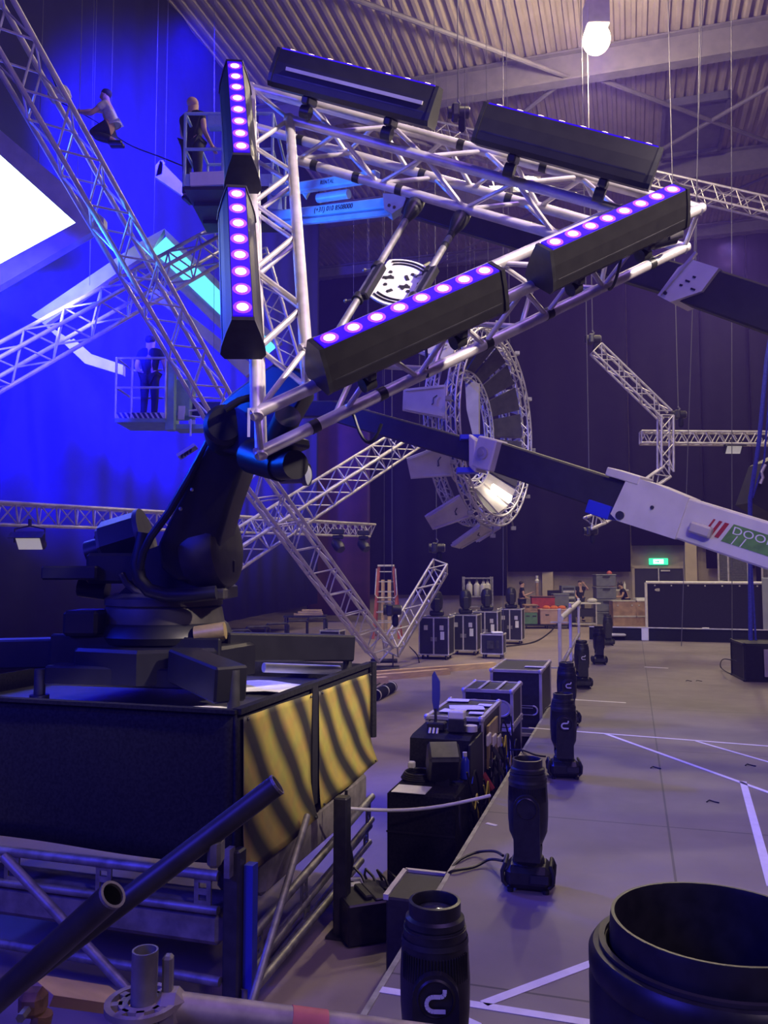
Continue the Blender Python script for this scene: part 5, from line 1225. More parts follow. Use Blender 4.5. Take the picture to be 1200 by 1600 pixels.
# ------------------------------------------------------------------ boom lifts
def seg(t, name, a, b, w, h, m, bev=.02):
    mb = MB(); mb.bar(a, b, w, h, EZ, bev); return part(name, mb, m, t)
bl = thing('boom_lift', 'white boom lift with green lettered side, dark telescope passing in front of the turbine', 'lift', P(985, 775, 9.8))
w0, w1 = P(1330, 893, 8.2), P(985, 783, 9.6)
seg(bl, 'main_boom', w0, w1, .36, .47, M['lift_white'])
d1, d2_, d3 = w1, P(765, 712, 10.9), P(520, 642, 12.6)
seg(bl, 'telescope', w1.lerp(w0, .2), P(755, 706, 10.95), .26, .40, M['lift_dark']); seg(bl, 'telescope', P(775, 715, 10.8), d3, .2, .31, M['lift_dark'])
dB = (w1 - w0).normalized(); sB = dB.cross(EZ).normalized();  sB = sB if sB.y < 0 else -sB; uB = sB.cross(dB).normalized(); uB = uB if uB.z > 0 else -uB; rB = -dB
cw = w1 + V((0, 0, 0))
mb = MB(); mb.prism([w1 + sB * .20 + rB * x + uB * y for x, y in ((-.10, -.2), (-.04, .27), (.03, .28), (.30, .28), (.7, .24), (.7, -.24), (.0, -.25))], -sB * .40); part('nose_block', mb, M['lift_white'], bl)
mb = MB(); mb.box(w1 + uB * .26 - rB * .1, (.42, .42, .10), (sB, rB, uB), .01); part('nose_cap', mb, M['lift_white'], bl)
mb = MB(); mb.box(w1 - rB * .28 - uB * .20, (.34, .3, .16), (sB, rB, uB), .01); part('wear_pad', mb, mat('blue_pad', (.02, .04, .7), .5), bl)
mb = MB(); mb.lathe(w1 + sB * .205 + rB * .02 - uB * .18, sB, [(.05, 0), (.05, .02)], 14); mb.lathe(w1 + sB * .205 + rB * .35 + uB * .02, sB, [(.02, 0), (.02, .02)], 10); part('pin', mb, M['steel_dark'], bl)
mb = MB(); mb.box(w1 + sB * .26 + rB * .95 - uB * .05, (.1, .24, .12), (sB, rB, uB), .02); part('boom_light', mb, M['lit_panel'], bl)
c = P(765, 710, 10.75); dT = (d3 - c).normalized()
mb = MB(); mb.box(c, (.30, .30, .42), (dT.cross(EZ).normalized(), dT, dT.cross(EZ).normalized().cross(dT)), .02); part('telescope_collar', mb, M['lift_white'], bl)
mb = MB(); mb.box(c + dT * .20 - EZ * .04, (.28, .14, .44), (dT.cross(EZ).normalized(), (dT + EZ * .5).normalized(), EZ), .02); part('collar_flap', mb, M['lift_white'], bl); part('pad', MB().box(c + dT * .3 + EZ * .16, (.3, .16, .06)), mat('blue_pad', (.02, .05, .8), .5), bl); part('pad', MB().box(c + dT * .36 - EZ * .30, (.3, .2, .07)), mat('blue_pad', (.02, .05, .8), .5), bl)
part('collar_pin', MB().lathe(c + sB * .17, sB, [(.08, 0), (.08, .03), (.04, .035), (.04, .05)], 16), M['alu_far'], bl, True)
# livery on the side
def on(x, y, h_=.004): return w1 + sB * (.18 + h_) + rB * x + uB * y
s0_ = .96
for k in range(3): x = s0_ + .062 * k; wd = (.022, .034, .046)[k]; part('red_stripe', MB().prism([on(x, -.08), on(x + wd, -.08), on(x + wd + .06, .10), on(x + .06, .10)], sB * .003), M['red_print'], bl)
part('green_panel', MB().prism([on(1.165, -.10), on(3.6, -.10), on(3.6, .11), on(1.235, .11)], sB * .003), M['banner_green'], bl)
text('lettering', 'DOORNE', .115, axes_mtx(on(1.24, .01, .009), rB, uB, sB), M['paper'], bl, .001, 1.25)
for x in (1.27, 1.36): part('white_slash', MB().prism([on(x, -.10, .008), on(x + .012, -.10, .008), on(x + .047, .0, .008), on(x + .035, .0, .008)], sB * .002), M['paper'], bl)
# lower basket with jib
gb = thing('lift_basket', 'grey-green lift basket with striped kick plate at the left, worker inside', 'lift basket', B2)
bx0, bx1 = P(180, 660, 14.4).x, P(258, 660, 14.4).x; by0, by1 = 14.4, 15.3; zt2 = zf2 + 1.08
part('floor', MB().box(V(((bx0 + bx1) / 2, (by0 + by1) / 2, zf2 - .04)), (bx1 - bx0, by1 - by0, .06)), M['lift_green'], gb)
for (a, b) in (((bx0, by0), (bx1, by0)), ((bx0, by0), (bx0, by1)), ((bx1, by0), (bx1, by1)), ((bx0, by1), (bx1, by1))):
    kp = part('kick_plate', MB().bar(V((*a, zf2 + .02)), V((*b, zf2 + .02)), .02, .17), M['lift_green'], gb)
    for z in (zt2, zf2 + .55): part('rail', MB().tube(V((*a, z)), V((*b, z)), .022, 10), M['alu_far'], gb, True)
for a in ((bx0, by0), (bx1, by0), (bx0, by1), (bx1, by1), (bx0 + .28, by0)): part('post', MB().tube(V((*a, zf2)), V((*a, zt2)), .022, 10), M['alu_far'], gb, True)
hz_ = MB()
for k in range(9):
    x = bx0 + .03 + k * (bx1 - bx0 - .08) / 9; hz_.prism([V((x + .05, by0 - .014, zf2 + .0)), V((x + .10, by0 - .014, zf2 + .0)), V((x + .04, by0 - .014, zf2 + .10)), V((x - .01, by0 - .014, zf2 + .10))], V((0, -.004, 0)))
part('white_band', MB().box(V(((bx0 + bx1) / 2, by0 - .012, zf2 + .05)), (bx1 - bx0, .004, .10)), M['white_metal'], gb); part('stripe_marking', hz_, M['black'], gb)
part('column', MB().box(V((bx1 + .07, by0 + .1, zf2 + .42)), (.16, .16, 1.25), bev=.01), M['lift_green'], gb)
mb = MB(); mb.box(P(285, 625, 14.9), (.42, .4, .7), bev=.03); part('control_cabinet', mb, M['lift_green'], gb)
mb = MB(); mb.path([P(296, 642, 14.6), P(296, 650, 14.6), P(312, 652, 14.6), P(318, 645, 14.6), P(314, 640, 14.6)], .02, 8, True); part('hose_guard', mb, M['alu_far'], gb, True)
for (a, b) in ((283, 650), (300, 662), (284, 640)): part('label_panel', MB().box(P(a, b, 14.62), (.12, .02, .13)), M['white_metal'], gb)
part('step', MB().box(P(300, 670, 14.8), (.55, .5, .08)), M['lift_green'], gb); part('step_post', MB().box(P(298, 668, 14.5), (.03, .03, .3)), M['white_metal'], gb)
part('jib', MB().bar(P(290, 640, 15.1), d3 + V((.3, -.1, 0)), .2, .26, EZ, .02), M['lift_dark'], gb)
# upper lift
ul = thing('boom_lift', 'dark lift boom with pale bracket at the upper right, blue-lit jib behind the triangle', 'lift', P(1078, 445, 8.8))
u0, u1, u2_ = P(1330, 530, 7.8), P(1076, 443, 8.9), P(640, 318, 11.3)
seg(ul, 'main_boom', u0, u1, .34, .43, M['lift_dark']); seg(ul, 'telescope', u1.lerp(u0, .1), u2_, .25, .35, M['lift_dark'])
dU = (u0 - u1).normalized(); sU = dU.cross(EZ); sU = (sU if sU.y < 0 else -sU).normalized(); vU = dU.cross(sU).normalized(); vU = vU if vU.z > 0 else -vU
mb = MB(); mb.prism([u1 + sU * .22 + dU * x + vU * y for x, y in ((-.16, -.24), (.02, -.26), (.30, -.05), (.36, .22), (.02, .22), (-.08, .10))], -sU * .44); part('bracket', mb, M['lift_white'], ul)
mb = MB(); mb.bar(u1 + sU * .235 + dU * -.12 - vU * .22, u1 + sU * .235 + dU * .05 + vU * .30, .03, .04, sU); part('bracket_edge', mb, M['alu_far'], ul)
part('pin', MB().lathe(u1 + sU * .22 + dU * -.08 - vU * .19, sU, [(.02, 0), (.02, .02)], 10), M['black'], ul)
for k in range(4): part('paint_scuff', MB().box(u1 + sU * .222 + dU * (.05 + .05 * k) + vU * (-.06 + .06 * (k % 3)), (.035 + .02 * (k % 2), .01, .02), (dU, sU, vU)), M['black'], ul)
j0, j1 = P(625, 309, 11.4), P(430, 332, 12.9)
seg(ul, 'jib_arm', P(612, 318, 11.4), P(428, 339, 12.9), .16, .15, M['lift_blue']); seg(ul, 'jib_arm', P(590, 275, 11.5), P(428, 300, 12.9), .14, .15, M['lift_blue']); seg(ul, 'jib_rail', P(612, 332, 11.38), P(428, 352, 12.88), .10, .08, M['lift_blue'])
mb = MB(); mb.prism([P(a, b, 11.3) for a, b in ((598, 302), (632, 304), (636, 318), (612, 334), (600, 326))], V((.02, .22, 0))); part('knuckle', mb, M['lift_blue'], ul)
mb = MB(); [mb.lathe(P(a, b, 11.3), V((0, -1, 0)), [(.022, -.02), (.022, .012)], 12) for a, b in ((608, 321), (616, 324))]; part('pin', mb, M['black'], ul)
mb = MB(); mb.prism([P(a, b, 12.5) for a, b in ((466, 291), (488, 290), (478, 308))], V((0, .1, 0))); part('lug', mb, M['lift_blue'], ul)
mb = MB(); mb.tube(P(497, 310, 12.2), P(545, 303, 11.9), .07, 12); part('jib_cylinder', mb, M['lift_blue'], ul, True)
mb = MB(); mb.prism([P(a, b, 11.4) for a, b in ((628, 308), (646, 316), (638, 332))], V((0, .1, 0))); part('end_lug', mb, M['lift_white'], ul)
ja, jb = P(428, 339, 12.9), P(612, 318, 11.4); dj = (jb - ja).normalized(); sj = dj.cross(EZ); sj = (sj if sj.y < 0 else -sj).normalized(); vj = sj.cross(dj).normalized(); vj = vj if vj.z > 0 else -vj
lo = P(497, 331, 12.3); f_ = (lo - ja).dot(dj); text('lettering', '(+31) 010 8508000', .105, axes_mtx(ja + dj * f_ + sj * .085 - vj * .035, dj, vj, sj), M['black'], ul, .001, .92)
ja2, jb2 = P(428, 300, 12.9), P(590, 275, 11.5); dj2 = (jb2 - ja2).normalized(); lo2 = P(506, 290, 12.2); f2 = (lo2 - ja2).dot(dj2); text('lettering', 'RENTAL', .085, axes_mtx(ja2 + dj2 * f2 + sj * .075 - vj * .03, dj2, vj, sj), M['black'], ul, .001, .9)
bb = thing('lift_basket', 'blue-lit lift basket high on the left with its dark underside towards the viewer', 'lift basket', V((P(330, 291, 13).x, 13.5, zf1)))
X0, X1 = P(288, 291, 13).x, P(425, 291, 13).x; Y0, Y1 = 13.0, 14.7; ZT = zf1 + 1.22
part('floor', MB().box(V(((X0 + X1) / 2, (Y0 + Y1) / 2, zf1 - .03)), (X1 - X0, Y1 - Y0, .06)), M['lift_dark'], bb)
for (a, b) in (((X0, Y0), (X1, Y0)), ((X0, Y0), (X0, Y1)), ((X1, Y0), (X1, Y1)), ((X0, Y1), (X1, Y1))):
    part('kick_plate', MB().bar(V((*a, zf1 + .1)), V((*b, zf1 + .1)), .02, .2), M['lift_blue'], bb)
    for z in (ZT, zf1 + .62): part('rail', MB().tube(V((*a, z)), V((*b, z)), .026, 10), M['lift_blue'], bb, True)
for a in ((X0, Y0), (X1, Y0), (X0, Y1), (X1, Y1), (X0 + .62, Y0)): part('post', MB().tube(V((*a, zf1)), V((*a, ZT)), .026, 10), M['lift_blue'], bb, True)
part('control_box', MB().box(V((X0 + .5, Y0 + .1, ZT - .1)), (.3, .2, .2), bev=.02), M['lift_blue'], bb); mb = MB(); mb.bar(V((X0 + .1, Y0 - .02, zf1 + .1)), V((X0 + .75, Y0 - .02, zf1 + .13)), .05, .22); part('padded_cover', mb, M['paper'], bb)
for k in range(2): part('underside_rib', MB().box(V(((X0 + X1) / 2, Y0 + .5 + .7 * k, zf1 - .09)), (X1 - X0 - .1, .08, .06)), M['lift_dark'], bb)
part('jib_mount', MB().bar(V((X1, 13.2, zf1 + .15)), P(430, 338, 12.9), .2, .3), M['lift_blue'], bb)

# ------------------------------------------------------------------ back of the hall
for k, (px, d, lab) in enumerate(((682, 21.2, 'black flight case with a domed moving light on top, nearest the V truss'), (727, 22.3, 'second black flight case in the row from the V truss, domed light on top'), (760, 24.0, 'third black flight case in the row, behind the small wheeled case'), (798, 25.5, 'last black flight case in the row before the person in black'))):
    p = at0(px, d); w = .78 * (1 if k == 0 else .95)
    ax = (V((.96, -.28, 0)), V((.28, .96, 0)), EZ)
    t = fcase('flight_case', lab, p, (w, .7, 1.06), ax=ax, group='black flight cases with domed lights')
    part('centre_seam', MB().box(p - ax[1] * .352 + EZ * .58, (.035, .012, .92), ax), M['alu_far'], t); part('paper_label', MB().box(p - ax[1] * .353 + ax[0] * .22 + EZ * .6, (.1, .01, .2), ax), M['paper'], t)
    q = p + EZ * 1.07; t = thing('domed_moving_light', 'domed dark moving light standing on the ' + ('first', 'second', 'third', 'fourth')[k] + ' flight case from the V truss', 'stage light', q, 'moving lights on the flight cases')
    part('base', MB().box(q + EZ * .07, (.36, .26, .13), bev=.03), M['black'], t); part('head', MB().lathe(q, EZ, [(.09, .14), (.15, .2), (.165, .35), (.16, .5), (.12, .6), (.05, .64)], 20), M['black'], t, True); part('yoke', MB().box(q + V((0, -.17, .28)), (.16, .05, .34), bev=.02), M['black_soft'], t)
p = at0(770, 21.3); t = fcase('small_case', 'small wheeled amplifier case in front of the row of flight cases', p, (.58, .5, .62), latch=False, ax=(V((.96, -.28, 0)), V((.28, .96, 0)), EZ))
for s_ in (-1, 1): part('panel_unit', MB().box(p + V((s_ * .12, -.27, .36)), (.17, .02, .2)), M['steel_dark'], t)
single('cloth', 'pale cloth lying on the small wheeled case', 'cloth', MB().box(p + V((.1, .0, .64)), (.3, .25, .05), bev=.02), M['paper'])
# rack with gas bottles
p = at0(746, 29.5); t = thing('storage_rack', 'tall metal storage rack holding white bottles, behind the flight cases', 'rack', p)
for sx in (-.5, .5):
    for sy in (-.25, .25): part('post', MB().box(p + V((sx, sy, 1.0)), (.05, .05, 2.0)), M['steel'], t)
for z in (.35, .95, 1.3): part('shelf', MB().box(p + V((0, 0, z)), (1.0, .5, .05)), M['steel'], t)
part('top_bar', MB().box(p + V((0, -.25, 1.95)), (1.0, .04, .05)), M['steel'], t)
for k, x in enumerate((-.3, -.02, .2, .36)):
    q = p + V((x, -.05 + .1 * (k % 2), 1.325)); t = thing('gas_bottle', ('leftmost', 'second from left', 'third from left', 'rightmost')[k] + ' white bottle on the upper rack shelf', 'bottle', q, 'white bottles on the rack')
    part('body', MB().lathe(q, EZ, [(.10, 0), (.115, .03), (.115, .36), (.08, .42), (.05, .44), (.05, .5)], 16), M['dome'], t, True); part('valve', MB().box(q + EZ * .53, (.07, .05, .07), bev=.01), M['steel_dark'], t)
# step ladder
l0 = at0(603, 27.5); sc = 2.38
t = thing('stepladder', 'red and aluminium stepladder standing open behind the V trusses', 'ladder', l0)
def LP(x, y, z): return l0 + V((x, y, z))
for s_ in (-1, 1):
    part('front_rail', MB().bar(LP(s_ * .42, -.45, 0), LP(s_ * .24, 0, sc), .05, .08, V((1, 0, 0))), M['ladder_red'], t); part('rear_rail', MB().bar(LP(s_ * .44 + .1, .75, 0), LP(s_ * .24 + .03, .05, sc - .05), .045, .06, V((1, 0, 0))), M['ladder_red'], t)
for k in range(7):
    f = (k + .6) / 7.2; x = .42 - .18 * f; part('step', MB().box(LP(0, -.45 * (1 - f) + .03, sc * f), (2 * x, .09, .035)), M['alu_far'], t)
    if k < 6: part('rear_rung', MB().bar(LP(-.44 + .2 * f + .1 * (1 - f), .75 - .7 * f, sc * f), LP(.44 - .2 * f + .1 * (1 - f), .75 - .7 * f, sc * f), .03, .03), M['alu_far'], t)
part('top_cap', MB().box(LP(0, 0, sc), (.56, .2, .06), bev=.01), M['alu_far'], t); part('guard_loop', MB().path([LP(-.31, -.12, sc - .1), LP(-.36, -.32, sc - .95), LP(-.28, -.34, sc - 1.05), LP(.28, -.34, sc - 1.05), LP(.36, -.32, sc - .95), LP(.31, -.12, sc - .1)], .022, 8), M['alu_far'], t, True)
for k in range(2): single('timber_batten', ('left' if k == 0 else 'right') + ' pale timber batten standing behind the stepladder', 'timber', MB().box(LP(-.1 + .22 * k, 1.2, .95), (.12, .06, 1.9)), M['wood'], group='battens behind the stepladder')
# timber beams on the floor
for k, (a, b, lab) in enumerate((((520, 1058), (772, 1039), 'longest pale timber beam lying on the hall floor behind the foot plate'), ((536, 1063), (700, 1049), 'pale timber beam lying in front of the longest one'), ((556, 1066), (604, 1062), 'short pale timber off-cut by the foot plate'), ((562, 1093), (577, 1079), 'short timber stick beside the black roll'))):
    p, q = PZ(*a, .061), PZ(*b, .061); single('timber_beam', lab, 'timber', MB().bar(p, q, .15, .12), M['wood'], group='timber on the floor')
p, q = PZ(586, 1087, .09), PZ(613, 1073, .09); t = thing('carpet_roll', 'black roll with white end bands lying on the hall floor', 'roll', (p + q) / 2)
part('roll', MB().tube(p, q, .095, 18), M['fabric'], t, True); 
for f in (.05, .5, .93): c = p.lerp(q, f); d = (q - p).normalized(); part('white_band', MB().tube(c - d * .025, c + d * .025, .098, 18), M['white_metal'], t, True)
p = PZ(556, 1079, .0); mb = MB()
for k in range(4): mb.path([p + V((math.cos(a) * (.2 - .02 * k), math.sin(a) * (.2 - .02 * k), .02 + .02 * k)) for a in [2 * PI * j / 18 for j in range(18)]], .014, 6, True)
single('cable_coil', 'black cable coil on the hall floor beside the riser corner', 'cable', mb, M['cable'], True)
for k, (a, b) in enumerate((((548, 1090), (596, 1066)), ((560, 1088), (602, 1068)), ((640, 1010), (655, 1035)))): cable(('first', 'second', 'third')[k] + ' thin cable trailing on the floor by the foot plate', curve([PZ(*a, .015), PZ((a[0] + b[0]) / 2 + 4, (a[1] + b[1]) / 2, .015), PZ(*b, .015)]), .012)
cable('long dark cable sagging from the table to the floor by the crates', curve([P(900, 940, 32), P(880, 962, 31), P(862, 985, 30), PZ(835, 1003, .02), PZ(790, 1010, .02)]), .025)
# coloured crates on a dolly
p = at0(852, 32.0); t = thing('dolly', 'low black dolly under the coloured crates', 'dolly', p); part('deck', MB().box(p + EZ * .14, (1.9, .7, .06)), M['black'], t)
for x in (-.8, 0, .8): part('caster', MB().tube(p + V((x - .02, -.25, .055)), p + V((x + .02, -.25, .055)), .055, 12), M['black'], t, True)
part('rear_caster', MB().tube(p + V((0, .25, .055)), p + V((.04, .25, .055)), .055, 12), M['black'], t, True)
def crate(label, c, sz, m, name='crate', lid=None, group=None):
    t = thing(name, label, 'crate', c, group); c = V(c); part('body', MB().box(c + EZ * sz[2] / 2, sz, bev=.015), m, t); part('rim', MB().box(c + EZ * (sz[2] - .03), (sz[0] + .03, sz[1] + .03, .05), bev=.01), lid or m, t)
    for s_ in (-1, 1): part('grip', MB().box(c + V((s_ * sz[0] * .25, -sz[1] / 2 - .006, sz[2] * .62)), (.14, .014, .05)), M['steel_dark'], t)
    return t
crate('green plastic crate with an orange top on the dolly', p + V((-.62, -.05, .17)), (.5, .5, .5), M['green_box'], lid=M['crate']); crate('tan crate on top of the green crate', p + V((-.62, -.05, .67)), (.5, .5, .25), M['crate'])
crate('pinkish plastic crate full of orange cloths on the dolly', p + V((.25, -.1, .17)), (1.05, .5, .58), mat('pinkish_plastic', (.5, .33, .28), .6, 0, 4, .15))
for k in range(3): single('orange_cloth', ('left', 'middle', 'right')[k] + ' orange cloth heaped in the pinkish crate', 'cloth', MB().ball(p + V((-.0 + .3 * k, -.12, .79)), .16, 6, (1, 1, .55)), M['orange'], True, 'orange cloths')
crate('dark red crate with a black lid behind the tan crate', p + V((-.05, .35, .17)), (.9, .3, 1.05), M['red'], lid=M['black']); crate('grey plastic box behind the dark red crate', p + V((.75, .9, .0)), (.6, .5, 1.3), M['grey_bin'])
single('display_screen', 'dark flat screen leaning over the grey box near the column', 'screen', MB().box(P(866, 930, 33.5), (.55, .08, .4)), M['lens_glass'])
p = at0(839, 34.5); t = thing('lamp_stand', 'slim stand with a small white head near the back wall', 'stand', p); part('pole', MB().box(p + EZ * .9, (.1, .1, 1.6)), M['crate'], t); part('head', MB().lathe(p + EZ * 1.7, EZ, [(.07, 0), (.09, .1), (.04, .16), (.05, .2), (.06, .3)], 12), M['white_metal'], t, True); part('foot', MB().box(p + EZ * .05, (.4, .4, .1)), M['black'], t)
# wheeled table and keyboard cart
p = at0(908, 33.0); t = thing('work_table', 'wheeled work table with a pale top in front of the person with raised hand', 'table', p)
part('top', MB().box(p + V((.05, 0, .92)), (1.25, .7, .05)), M['white_metal'], t)
for sx in (-.5, .5):
    for sy in (-.3, .3): part('leg', MB().box(p + V((sx, sy, .46)), (.05, .05, .9)), M['alu_far'], t)
part('shelf', MB().box(p + EZ * .55, (1.0, .6, .3)), M['case'], t); part('lower_shelf', MB().box(p + EZ * .12, (1.0, .6, .05)), M['alu_far'], t)
single('loose_bundle', 'pale bundle lying on the wheeled work table', 'bundle', MB().ball(p + V((.4, -.1, 1.03)), .16, 6, (1.3, 1, .6)), M['shirt_white'], True)
p = at0(886, 33.8); t = thing('control_rack', 'small grey rack with rows of units left of the wheeled table', 'rack', p); part('frame', MB().box(p + EZ * .8, (.55, .5, 1.6)), M['grey_bin'], t)
for k in range(5): part('unit', MB().box(p + V((0, -.255, 1.0 + .12 * k)), (.45, .02, .08)), M['alu_far'] if k % 2 else M['steel_dark'], t)
p = at0(944, 34.5)
for k in range(4):
    q = p + EZ * (.52 * k); t = thing('storage_bin', ('bottom', 'second', 'third', 'top')[k] + ' grey plastic bin of the stack beside the wheeled table', 'bin', q, 'stacked grey bins'); part('body', MB().box(q + EZ * .25, (.82, .6, .5), bev=.02), M['grey_bin'], t); part('rim', MB().box(q + EZ * .47, (.86, .64, .05), bev=.01), M['grey_bin'], t); part('grip', MB().box(q + V((0, -.325, .40)), (.3, .02, .07)), M['steel_dark'], t)
p = at0(956, 35.2); t = thing('red_decoration', 'red clustered decoration hanging by the stacked grey bins', 'decoration', P(956, 902, 35.2))
for k in range(5): part('cluster', MB().ball(P(952 + 3 * (k % 3), 896 + 5 * k, 35.2), .12, 5), mat('red_cluster', (.6, .12, .08), .5), t, True)
part('stem', MB().tube(p, P(956, 915, 35.2), .03, 8), M['wood'], t)
for (px, w, lab) in ((972, .95, 'wide plywood crate the bending person works over'), (1000, .55, 'narrow plywood crate right of the wide one, papers on it')):
    p = at0(px, 33.6); t = thing('plywood_crate', lab, 'crate', p, 'plywood crates'); part('body', MB().box(p + EZ * .5, (w, .6, 1.0), bev=.01), M['crate'], t); part('edge_top', MB().box(p + V((0, 0, .99)), (w + .03, .63, .04)), M['lit_panel'], t); part('batten', MB().box(p + V((0, -.31, .38)), (w, .03, .06)), M['lit_panel'], t)
    for s_ in (-1, 1): part('clasp', MB().box(p + V((s_ * w * .3, -.31, .82)), (.06, .02, .06)), M['alu_far'], t)
single('paper_stack', 'bright paper stack on the narrow plywood crate', 'paper', MB().box(at0(1000, 33.6) + EZ * 1.06, (.45, .4, .1)), M['paper'])
p = at0(967, 36.5); t = thing('wall_shelf', 'small pale shelf with bottles above the bending person', 'shelf', p + EZ * 1.6); part('board', MB().box(P(970, 922, 36.3), (.6, .3, .06)), M['white_metal'], t); part('bracket', MB().tube(P(970, 922, 36.3), V((p.x + .1, 39.0, 1.3)), .03, 6), M['steel'], t)
for k in range(3): single('shelf_bottle', ('left', 'middle', 'right')[k] + ' small dark bottle on the pale wall shelf', 'bottle', MB().lathe(P(966 + 5 * k, 920.3, 36.3), EZ, [(.05, 0), (.05, .2), (.02, .26), (.02, .32)], 8), M['black'] if k < 2 else M['white_metal'], True, 'bottles on the wall shelf')
# long black fence panel
f0, f1 = P(1010, 948, 31.0), P(1225, 951, 29.4); f0.z = f1.z = 0; df = (f1 - f0).normalized(); Lf = (f1 - f0).length
t = thing('black_fence', 'long black fence panel with a pale top rail, behind the far stage edge', 'fence', f0)
part('panel', MB().bar(f0 + EZ * .88, f1 + EZ * .88, .04, 1.74), M['fabric'], t); part('top_rail', MB().tube(f0 + EZ * 1.77, f1 + EZ * 1.77, .055, 12), M['white_metal'], t, True); part('end_post', MB().tube(f0, f0 + EZ * 1.77, .055, 12), M['white_metal'], t, True)
for k in range(8): part('tie', MB().box(f0 + df * (.3 + k * Lf / 8) + V((0, -.05, 1.66)), (.05, .02, .05)), M['alu_far'], t)
lg = f0 + df * .42 + V((0, -.035, 1.50)); part('printed_mark', MB().lathe(lg, V((0, -1, 0)), [(.10, 0), (.10, .006)], 16, True, 1.3, .55), M['alu_far'], t)
for k, (xa, xb, lab) in enumerate(((1122, 1168, 'tall grey mesh panel standing behind the black fence'), (1190, 1222, 'second tall mesh frame at the right edge behind the fence'))):
    d = 33.0 - k; a, b = P(xa, 862, d), P(xb, 862, d); zt_, zb_ = P(xa, 859, d).z, P(xa, 908, d).z
    t = thing('mesh_panel', lab, 'fence', V((a.x, a.y, 0)), 'mesh panels'); mb = MB()
    for p in (a, b, a.lerp(b, .33)): mb.tube(V((p.x, p.y, 0)), V((p.x, p.y, zt_)), .04, 8)
    mb.tube(V((a.x, a.y, zt_)), V((b.x, b.y, zt_)), .035, 8); mb.tube(V((a.x, a.y, zb_)), V((b.x, b.y, zb_ - .15)), .035, 8); part('frame', mb, M['alu_far'], t, True)
    mb = MB(); 
    for j in range(24): p = a.lerp(b, j / 23); mb.tube(V((p.x, p.y, zb_)), V((p.x, p.y, zt_)), .008, 4)
    for j in range(20): z = zb_ + (zt_ - zb_) * j / 19; mb.tube(V((a.x, a.y, z)), V((b.x, b.y, z)), .008, 4)
    part('wire_mesh', mb, M['steel'], t); part('backing', MB().box(V(((a.x + b.x) / 2, a.y + .06, (zt_ + zb_) / 2)), (b.x - a.x, .02, zt_ - zb_)), mat('grey_green_sheet', (.10, .12, .11), .8, 0, 4, .2), t)
p = at0(1204, 28.2); t = thing('tall_pale_box', 'tall pale cabinet cut by the right edge of the picture, beside the fence', 'cabinet', p); part('body', MB().box(p + V((.1, 0, 1.0)), (.6, .5, 1.95), bev=.02), mat('pale_grey_green', (.38, .42, .43), .6, 0, 3, .15), t); part('rivet_strip', MB().box(p + V((-.18, -.255, 1.0)), (.03, .02, 1.8)), M['alu_far'], t)
single('floor_tray', 'pale flat tray on the far stage edge behind the last moving light', 'tray', MB().box(P(958, 990, 19.6) * 1.0 + V((0, 0, -.02)), (.5, .4, .06), bev=.02), M['dome'])
# left rear: low barrier, small case, clutter table, stored truss
p = at0(520, 23.5); t = fcase('small_case', 'small dark case with pale edges on the lit floor left of the slanting truss', p, (.6, .5, .55), wheels=False, latch=False)
for k in range(5):
    a = at0(352 + 32 * k, 19 + 1.2 * k); t = thing('low_barrier', ('first', 'second', 'third', 'fourth', 'fifth')[k] + ' low black barrier loop from the left on the lit floor behind the robot', 'barrier', a, 'low barriers'); part('loop', MB().path([a, a + EZ * .8, a + EZ * .85 + V((.05, 0, 0)), a + V((.5, .3, .85)), a + V((.55, .32, .8)), a + V((.55, .32, 0))], .03, 8), M['steel_dark'], t, True); part('foot', MB().box(a + V((.28, .16, .03)), (.7, .2, .05)), M['steel_dark'], t)
p = at0(478, 26); t = thing('work_table', 'dark work table cluttered with timber left of the small pale-edged case', 'table', p); part('top', MB().box(p + EZ * .8, (1.3, .7, .06)), M['steel_dark'], t)
for sx in (-.6, .6):
    for sy in (-.3, .3): part('leg', MB().box(p + V((sx, sy, .4)), (.05, .05, .8)), M['steel_dark'], t)
for k in range(3): single('timber_offcut', ('bottom', 'middle', 'top')[k] + ' pale timber off-cut lying on the cluttered dark table', 'timber', MB().box(p + V((.1 + .05 * k, -.1, .86 + .06 * k)), (.9 - .15 * k, .2, .055)), M['wood'], group='off-cuts on the dark table')
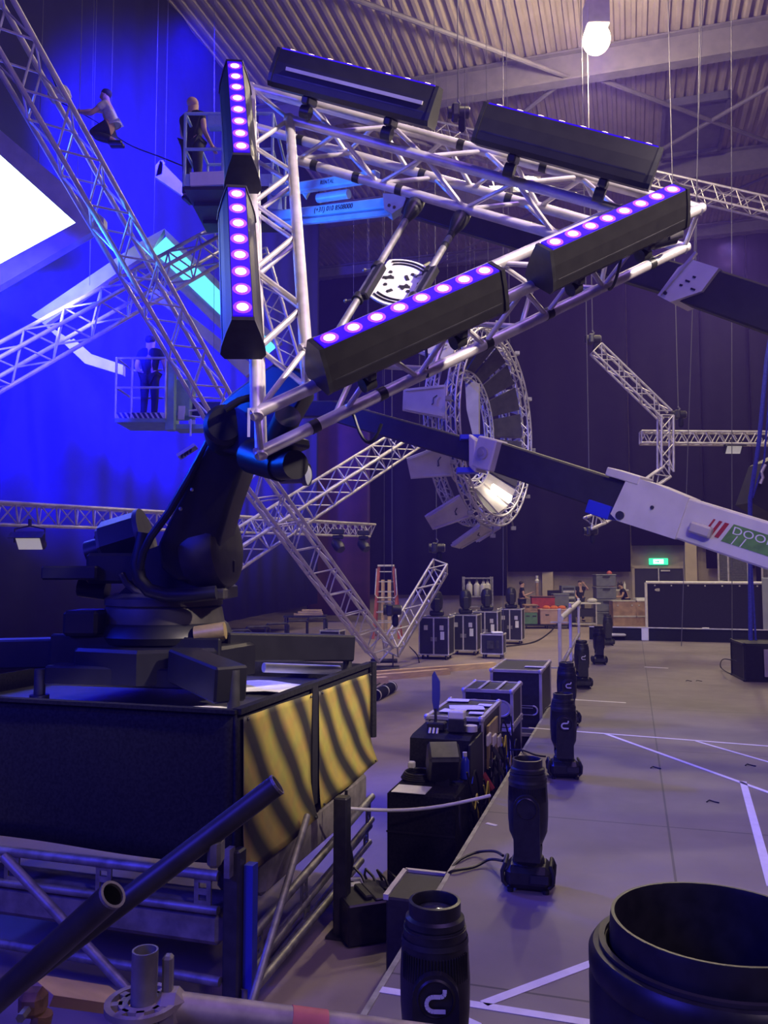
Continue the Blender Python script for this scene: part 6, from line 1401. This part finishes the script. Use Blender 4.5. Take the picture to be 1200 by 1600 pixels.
for k, (a, b) in enumerate((((-30, 1082, 7.6), (64, 1056, 8.2)), ((-30, 1100, 7.4), (60, 1066, 8.0)), ((10, 1112, 7.6), (72, 1060, 8.4)))):
    single('stored_tube', ('upper', 'middle', 'lower')[k] + ' bright aluminium tube stored behind the riser at the left edge', 'tube', MB().path([P(*a), P(*a).lerp(P(*b), .5) + EZ * .04, P(*b)], .03, 12), M['alu_far'], True, 'stored tubes behind the riser')
for k, (a, b) in enumerate((((80, 1008, 8.5), (112, 992, 9)), ((112, 1006, 8.4), (138, 990, 8.8)))):
    single('stored_tube', ('left' if k == 0 else 'right') + ' short bright tube end showing behind the robot terminal box', 'tube', MB().tube(P(*a), P(*b), .045, 12), M['alu_far'], True, 'short tubes behind the robot')
# hall lamps in view
for (px, py, d, lab, s_) in ((932, 62, 19.5, 'glowing bare high-bay lamp hanging from the roof at the upper right', .32),):
    p = P(px, py, d); t = thing('high_bay_lamp', lab, 'lamp', p); part('bulb_glass', MB().ball(p, s_ * 1.05, 12, (1, 1, 1.05)), M['lamp_glow'], t, True); part('housing', MB().box(p + EZ * s_ * 1.9, (s_ * 1.7, s_ * 1.7, s_ * 2.2), bev=.02), M['white_metal'], t); part('rod', MB().tube(p + EZ * s_ * 2, V((p.x, p.y, CZ)), .03, 8), M['steel'], t)
    pl = bpy.data.lights.new('high_bay_lamp_light', 'POINT'); pl.energy = 2000; pl.color = WARM; pl.shadow_soft_size = .3; lo_ = bpy.data.objects.new('high_bay_lamp_light', pl); COL.objects.link(lo_); lo_.location = p - EZ * .45
for k, (px, py, w) in enumerate(((776, 297, .16), (824, 288, .30))):
    p = P(px, py, 24); t = thing('work_lamp', ('small' if k == 0 else 'larger') + ' glaring work lamp on the high truss seen through the triangle', 'lamp', p, 'work lamps on the high truss'); part('glass', MB().ball(p, w, 8, (1.4, 1, .7)), M['work_glow'], t, True); part('housing', MB().box(p + V((0, .25, .05)), (w * 3, .3, w * 1.8), bev=.03), M['steel_dark'], t); part('clamp', MB().tube(p + V((0, .25, .1)), p + V((0, 1.2, 1.0)), .03, 8), M['steel_dark'], t)
